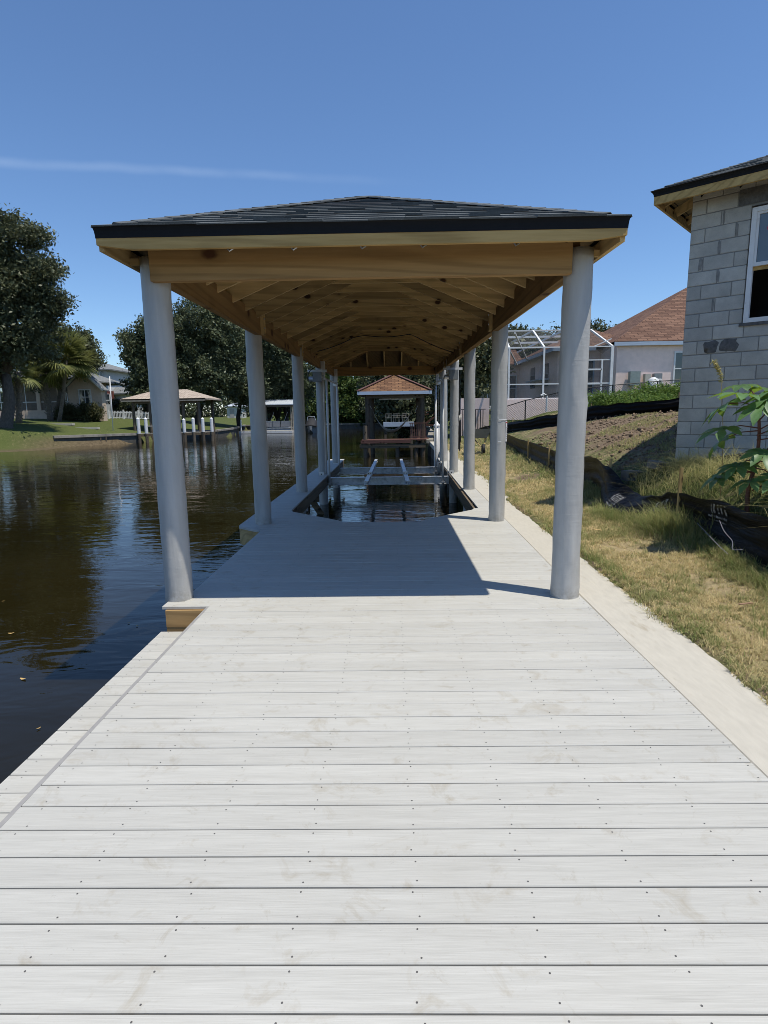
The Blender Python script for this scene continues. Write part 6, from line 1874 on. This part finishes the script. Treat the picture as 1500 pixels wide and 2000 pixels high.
# ------------------------------------------------------------------ grass
def blades(P, h, w, lean, seed, tint, seg=2, curl=0.6):
    """curved tapering blades: P (n,3) roots, h heights"""
    r = np.random.default_rng(seed); n = len(P)
    a = r.uniform(0, 2 * math.pi, n); d = np.stack([np.cos(a), np.sin(a), np.zeros(n)], 1)
    s = np.stack([-np.sin(a), np.cos(a), np.zeros(n)], 1)
    rows = []
    le = lean * r.uniform(0.3, 1.4, n)
    for k in range(seg + 1):
        t = k / seg
        c = P + d * (h * le * t ** 1.6)[:, None] + np.array([0, 0, 1.0]) * (h * (t - curl * le * t * t * 0.5))[:, None]
        ww = (w * (1 - t) ** 0.7)[:, None] if k < seg else np.zeros((n, 1)) + 1e-4
        rows.append(c - s * ww / 2); rows.append(c + s * ww / 2)
    V = np.stack(rows, 1).reshape(-1, 3)
    nr = 2 * (seg + 1)
    base = (np.arange(n) * nr)[:, None]
    F = np.vstack([base + np.array([2 * k, 2 * k + 1, 2 * k + 3, 2 * k + 2]) for k in range(seg)])
    return V, F, np.repeat(tint, nr)
def fence_x(y): return np.interp(y, [0, 4, 5.3, 6.4, 7.35, 7.9, 8.5, 9.1, 9.75, 10.3, 12.6, 16.5, 20, 31], [3.34, 3.38, 3.42, 3.56, 3.62, 3.50, 3.32, 3.30, 3.52, 3.7, 3.8, 4.0, 4.25, 4.9])
def cap_edge(y): return 2.11 + 0.017 * np.maximum(0, y - 5) + 0.035 * np.sin(y * 2.3) + 0.03 * np.sin(y * 5.1 + 1)
def lawn(n, y0, y1, h0, w0, seed, per=9, rad=0.016):
    """turf built from small clumps of blades that share a colour"""
    r = np.random.default_rng(seed)
    m = n // per
    cy = y0 + (y1 - y0) * r.uniform(0, 1, m)
    a, b = cap_edge(cy) - 0.01, fence_x(cy) + 0.02
    u = r.uniform(0, 1, m); cx = a + (b - a) * u
    gp = fbm(cx, cy, 3.1, 5) + 0.6 * fbm(cx, cy, 9, 6) + 0.5 * fbm(cx, cy, 26, 7)
    near_f = np.clip((u - 0.72) / 0.28, 0, 1); near_c = np.clip((0.16 - u) / 0.16, 0, 1)
    dryp = np.clip(0.74 + 0.7 * gp - 0.75 * near_f - 0.35 * near_c * (gp > -0.1), 0.04, 1)
    green = r.uniform(0, 1, m) > dryp
    tint = np.where(green, r.uniform(0, 0.4, m), r.uniform(0.5, 1.0, m))
    hc = h0 * r.uniform(0.35, 1.6, m) * (1 + 1.3 * near_f * green + 0.5 * green)
    bare = fbm(cx, cy, 2.3, 15) + 0.5 * fbm(cx, cy, 8, 16) > 0.30
    keep = ~(bare & (r.uniform(0, 1, m) < 0.7))
    keep &= ~((np.hypot((cx - 3.2) / 0.5, (cy - 14.3) / 0.9) < 1) & (r.uniform(0, 1, m) < 0.85))
    keep &= r.uniform(0, 1, m) < 0.55 + 0.6 * np.clip(fbm(cx, cy, 40, 17) + 0.4, 0, 1)
    cx, cy, tint, hc = cx[keep], cy[keep], tint[keep], hc[keep]
    i = np.repeat(np.arange(len(cx)), per); k = len(i)
    x = cx[i] + r.normal(size=k) * rad; y = cy[i] + r.normal(size=k) * rad
    t = np.clip(tint[i] + r.normal(size=k) * 0.12, 0, 1)
    h = hc[i] * r.uniform(0.6, 1.3, k)
    return blades(np.stack([x, y, ground_z(x, y)], 1), h, w0 * r.uniform(0.6, 1.3, k), 1.0, seed + 1, t)
V, F, ti = [], [], []
o = 0
for args in ((60000, 2.0, 6.2, 0.034, 0.0066, 1, 9, 0.016), (50000, 6.2, 12.0, 0.042, 0.009, 2, 9, 0.026), (30000, 12, 24, 0.06, 0.016, 3, 8, 0.05), (9000, 24, 33, 0.08, 0.026, 4, 8, 0.08)):
    v, f, t = lawn(*args); V.append(v); F.append(f + o); ti.append(t); o += len(v)
g = link('lawn_grass', np_mesh('lawn_grass', np.vstack(V), np.vstack(F), 'grass_blade', np.concatenate(ti)), kind='stuff')
g['label'] = 'short dry lawn grass between seawall cap and silt fence'
# patchy grass on the bare slope and long weeds behind the fence
def slope_grass(n, seed):
    r = np.random.default_rng(seed)
    x = r.uniform(4.2, 12, n); y = r.uniform(9.8, 21, n)
    ok = (fbm(x, y, 1.7, 21) + 0.5 * fbm(x, y, 4.3, 22) > 0.16) & (((x - HC.x) * HN.x + (y - HC.y) * HN.y > 0.0) | ((x - HC.x) * HE.x + (y - HC.y) * HE.y < -0.05))
    x, y = x[ok], y[ok]
    P = np.stack([x, y, ground_z(x, y)], 1)
    return blades(P, 0.07 * r.uniform(0.5, 1.5, len(x)), np.full(len(x), 0.013), 0.9, seed + 1, np.clip(r.normal(0.25, 0.25, len(x)), 0, 1))
def clods(n, seed):
    r = np.random.default_rng(seed)
    x = r.uniform(4.1, 12, n); y = r.uniform(9.6, 21.5, n)
    ok = ((x - HC.x) * HN.x + (y - HC.y) * HN.y > 0.0) | ((x - HC.x) * HE.x + (y - HC.y) * HE.y < -0.05)
    # small stones and soil lumps also lie along the lawn edge of the fence
    x, y = x[ok], y[ok]; n = len(x)
    s = r.gamma(1.6, 0.011, n) + 0.008
    base = np.array([(1, 0, 0), (-1, 0, 0), (0, 1, 0), (0, -1, 0), (0, 0, 1), (0, 0, -1)], float)
    V = base[None] * (s[:, None, None] * r.uniform(0.6, 1.4, (n, 6, 1))) + r.normal(size=(n, 6, 3)) * s[:, None, None] * 0.2
    V += np.stack([x, y, ground_z(x, y) + s * 0.25], 1)[:, None]
    tri = np.array([(0, 2, 4), (2, 1, 4), (1, 3, 4), (3, 0, 4), (2, 0, 5), (1, 2, 5), (3, 1, 5), (0, 3, 5)])
    F = (np.arange(n)[:, None, None] * 6 + tri[None]).reshape(-1, 3)
    return V.reshape(-1, 3), F
v, f = clods(5200, 61)
plain('soil_clod', (0.20, 0.145, 0.095), 0.95, 0.5, 3.0)
g = link('soil_clods', np_mesh('soil_clods', v, f, 'soil_clod'), kind='stuff'); g['label'] = 'clods and stones scattered over the graded earth slope'
v, f, t = slope_grass(60000, 31)
g = link('slope_grass', np_mesh('slope_grass', v, f, 'grass_blade', t), kind='stuff'); g['label'] = 'patchy green grass on the bare earth slope'
def weeds(n, seed):
    r = np.random.default_rng(seed)
    y = r.uniform(3.0, 10.8, n)
    x = fence_x(y) + 0.24 + 0.14 * (y < 7.2) + 1.1 * r.uniform(0, 1, n) ** 0.9 + 0.22 * np.exp(-((y - 8.7) / 0.7) ** 2)
    ok = ((x - HC.x) * HN.x + (y - HC.y) * HN.y) > 0.04
    ok |= (x - HC.x) * HE.x + (y - HC.y) * HE.y < -0.05
    ok &= ~((np.hypot(x - 4.1, y - 9.9) < 0.35))
    x, y = x[ok], y[ok]; n = len(x)
    P = np.stack([x, y, ground_z(x, y) - 0.02], 1)
    cl = fbm(x, y, 2.2, 33)
    h = (0.21 + 0.12 * cl) * r.uniform(0.5, 1.35, n)
    far = np.clip((y - 8.6) / 1.6, 0, 1); h *= 1 - 0.45 * far
    tint = np.clip(r.normal(0.36, 0.27, n) - 0.3 * cl, 0, 1)
    return blades(P, h, np.full(n, 0.0085), 1.25, seed + 1, tint, 4, 0.75)
v, f, t = weeds(4200, 41)
v = [v]; f = [f]; t = [t]
def straws(n, seed):
    r = np.random.default_rng(seed)
    y = r.uniform(3.2, 10.6, n); x = fence_x(y) + 0.02 + 1.2 * r.uniform(0, 1, n)
    # strands rise from scattered clumps
    ci = r.integers(0, 90, n); cy = r.uniform(3.2, 10.4, 90); cx_ = fence_x(cy) + 0.34 + 0.9 * r.uniform(0, 1, 90) + 0.2 * np.exp(-((cy - 8.7) / 0.7) ** 2) + 0.22 * (cy < 7.2)
    x = cx_[ci] + r.normal(size=n) * 0.07; y = cy[ci] + r.normal(size=n) * 0.10
    ok = ((x - HC.x) * HN.x + (y - HC.y) * HN.y) > 0.05
    x, y = x[ok], y[ok]; n = len(x)
    P = np.stack([x, y, ground_z(x, y) - 0.02], 1)
    far = np.clip((y - 8.4) / 1.6, 0, 1)
    h = r.uniform(0.28, 0.62, n) * (1 - 0.45 * far)
    return blades(P, h, np.full(n, 0.0068), 1.7, seed + 1, np.clip(r.normal(0.72, 0.3, n), 0, 1), 5, 0.6)
v2, f2, t2 = straws(2600, 44)
f.append(f2 + len(v[0])); v.append(v2); t.append(t2)
v, f, t = np.vstack(v), np.vstack(f) if f[0].shape[1] == f[1].shape[1] else None, np.concatenate(t)
g = link('weeds', np_mesh('weeds', v, f, 'weed_blade', t), kind='stuff'); g['label'] = 'long wiry weeds filling the bank behind the silt fence'
def tuft(label, c, rad, n, h, seed, gr=0.25):
    r = np.random.default_rng(seed)
    p = r.normal(size=(n, 2)) * np.array(rad) * 0.55
    x, y = c[0] + p[:, 0], c[1] + p[:, 1]
    P = np.stack([x, y, ground_z(x, y) - 0.01], 1)
    v, f, t = blades(P, h * r.uniform(0.4, 1.3, n), np.full(n, 0.0085), 1.1, seed, np.clip(r.normal(gr, 0.28, n), 0, 1), 4, 0.7)
    b = (c[0], c[1], gz(*c))
    T = thing('grass_tuft', label, 'grass', b)
    link('blades', np_mesh('blades', v - np.array(b), f, 'weed_blade', t), b, T, kind='stuff')
tuft('tall green tuft growing round the front fence stake', (3.50, 7.25), (0.22, 0.5), 1300, 0.30, 51)
tuft('long grass along the foot of the fence by the print', (3.40, 6.0), (0.10, 0.9), 700, 0.11, 52, 0.15)
tuft('bright grass below the folded bulge of the fence', (3.22, 8.4), (0.16, 0.6), 900, 0.15, 53, 0.05)
tuft('grass fringe under the near end of the fence', (3.30, 4.7), (0.1, 0.9), 1100, 0.13, 54, 0.1)
tuft('small green clump at the edge of the concrete by the lawn', (2.26, 4.05), (0.1, 0.3), 400, 0.07, 55, 0.2)
tuft('grassy edge where the lawn meets the concrete beside the first piling', (2.24, 6.0), (0.09, 0.6), 700, 0.08, 56, 0.12)

# ------------------------------------------------------------------ castor plant by the fence
def castor_leaf_mesh(seed, lobes=8):
    """palmate leaf, stalk joint at the origin, blade spreading along +x"""
    r = random.Random(seed)
    mm = MB(); mm.v.append((0, 0, 0))
    for k in range(lobes):
        a = math.radians(-150 + 300 * k / (lobes - 1)) + r.uniform(-.05, .05)
        L_ = (0.74 + 0.26 * math.cos(a * 0.8)) * r.uniform(0.92, 1.06)
        d = Vector((math.cos(a), math.sin(a), 0)); s = Vector((-d.y, d.x, 0))
        fall = lambda q: Vector((0, 0, -0.34 * q * q * L_ + 0.05 * q))
        hw = 0.175
        st = [(0.10, 0.10, 0.0), (0.34, 0.105, .03), (0.60, hw, .05), (0.80, hw * 0.66, .03), (1.0, 0.0, 0)]
        o = len(mm.v)
        for (q, w, rise) in st:
            c = d * (q * L_) + fall(q)
            if w > 0: mm.v += [tuple(c - s * w + Vector((0, 0, rise))), tuple(c), tuple(c + s * w + Vector((0, 0, rise)))]
            else: mm.v.append(tuple(c))
        mm.f += [(0, o, o + 1), (0, o + 1, o + 2)]
        for j in range(3):
            b = o + 3 * j
            mm.f += [(b, b + 3, b + 4, b + 1), (b + 1, b + 4, b + 5, b + 2)]
        b = o + 9
        mm.f += [(b, b + 3, b + 1), (b + 1, b + 3, b + 2)]
    me = mm.mesh('leaf', 'castor_leaf')
    me.polygons.foreach_set('use_smooth', [True] * len(me.polygons))
    return me
CLM = [castor_leaf_mesh(s, n) for s, n in ((1, 8), (2, 9), (3, 7))]
KB = Vector((3.92, 6.35, gz(3.92, 6.35)))
KP = thing('castor_plant', 'castor plant with large star shaped leaves before the block wall', 'plant', tuple(KB))
stem = [KB - Vector((0, 0, .1)), KB + Vector((-0.02, 0, .3)), KB + Vector((0.05, 0.02, .62)), KB + Vector((0.04, 0, .95)), KB + Vector((-0.03, -0.03, 1.26))]
MB().tube([tuple(p) for p in cat([tuple(p) for p in stem], 4)], [0.026 - 0.0008 * i for i in range(17)], 8).build('stem', 'red_stem', KP, smooth=True)
br = [KB + Vector((0.04, 0, .6)), KB + Vector((0.18, -0.02, .8)), KB + Vector((0.3, -0.05, 1.05))]
MB().tube([tuple(p) for p in br], [0.018, 0.014, 0.01], 7).build('side_branch', 'red_stem', KP, smooth=True)
LEAVES = [(1.24, (-0.22, -0.10, 1.34), 3.0, -0.15, 0.30), (1.24, (0.10, -0.16, 1.38), -0.9, -0.2, 0.32), (1.26, (-0.02, -0.22, 1.30), -2.0, 0.35, 0.30), (1.26, (0.16, 0.12, 1.40), 0.5, 0.1, 0.28),
          (1.20, (-0.34, -0.02, 1.24), 2.7, 0.55, 0.29), (0.98, (-0.38, -0.06, 0.98), 3.2, 0.25, 0.27), (0.95, (-0.28, 0.10, 0.86), 2.4, 0.75, 0.26), (0.62, (-0.24, -0.16, 0.60), -2.6, 0.3, 0.24),
          (0.60, (0.20, -0.18, 0.62), -0.9, 0.2, 0.24), (0.45, (-0.16, -0.26, 0.44), -2.2, 0.2, 0.22), (0.45, (0.14, -0.26, 0.40), -1.2, 0.2, 0.22), (0.95, (0.36, -0.05, 1.10), 0.0, 0.2, 0.28),
          (0.85, (0.40, -0.18, 0.86), -0.5, 0.4, 0.27), (0.5, (-0.3, 0.06, 0.45), 2.9, 0.4, 0.22), (1.05, (0.30, 0.1, 1.24), 0.6, -0.1, 0.26), (0.3, (0.3, -0.1, 0.42), -0.3, 0.3, 0.24),
          (1.22, (-0.12, -0.26, 1.22), -2.4, 0.45, 0.27), (1.15, (0.22, -0.24, 1.26), -1.0, 0.25, 0.29), (1.24, (-0.05, 0.2, 1.44), 1.8, -0.1, 0.24), (0.75, (-0.1, -0.34, 0.74), -1.9, 0.4, 0.24), (0.55, (0.02, -0.36, 0.48), -1.6, 0.4, 0.26), (0.5, (-0.32, -0.08, 0.52), 2.9, 0.25, 0.2), (0.9, (0.14, -0.3, 0.98), -1.2, 0.35, 0.26)]
for i, (zs, tip, yaw, pitch, s) in enumerate(LEAVES):
    b_ = KB + Vector((0.02, 0, zs)); t_ = KB + Vector(tip)
    lf = link('leaf', CLM[i % 3], t_, KP, rot=(random.uniform(-.15, .15), pitch, yaw), scale=(s * 1.12, s * 1.12, s * 1.12))
    MB().tube([b_, b_.lerp(t_, .5) + Vector((0, 0, .03)), t_], [0.008, 0.006, 0.004], 6).build('leaf_stalk', 'red_stem', KP)
# seed grass stalk standing in front of the wall
SG = thing('seed_grass', 'single tall grass stalk with feathery seed head before the block wall', 'grass', (3.80, 6.8, gz(3.8, 6.8)))
gp = cat([(3.86, 6.8, 0.4), (3.84, 6.8, 1.2), (3.78, 6.8, 1.75), (3.74, 6.8, 2.02), (3.66, 6.8, 2.16)], 6)
MB().tube([tuple(p) for p in gp], 0.0035, 5).build('stalk', 'stake_wood', SG)
c = gp[-9:]
V, F, ti = leaf_cloud(c, 26, 0.012, 0.022, np.random.default_rng(5), aspect=0.2)
link('seed_head', np_mesh('seed_head', V - c[0], F, 'weed_blade', np.clip(ti + .3, 0, 1)), c[0], SG)

# ------------------------------------------------------------------ the wooded country beyond
def far_wood():
    rng = np.random.default_rng(99)
    pts = []
    for (x0, x1, y0, y1, h) in ((-120, -26, 128, 140, 9), (-30, 40, 122, 134, 8), (20, 120, 90, 110, 9), (-75, -48, 78, 92, 8)):
        n = int((x1 - x0) * 9)
        x = rng.uniform(x0, x1, n); y = rng.uniform(y0, y1, n)
        top = h * (0.75 + 0.25 * np.sin(x * 0.35) * np.cos(x * 0.13 + 1))
        pts.append(np.stack([x, y, 0.5 + top * rng.uniform(0, 1, n) ** 0.7], 1))
    pts = np.vstack(pts)
    V, F, ti = leaf_cloud(pts, 26, 0.8, 0.42, rng)
    o = link('far_woods', np_mesh('far_woods', V, F, 'leaf_mid', ti), kind='stuff')
    o['label'] = 'low dark wood on the horizon behind the houses'
far_wood()
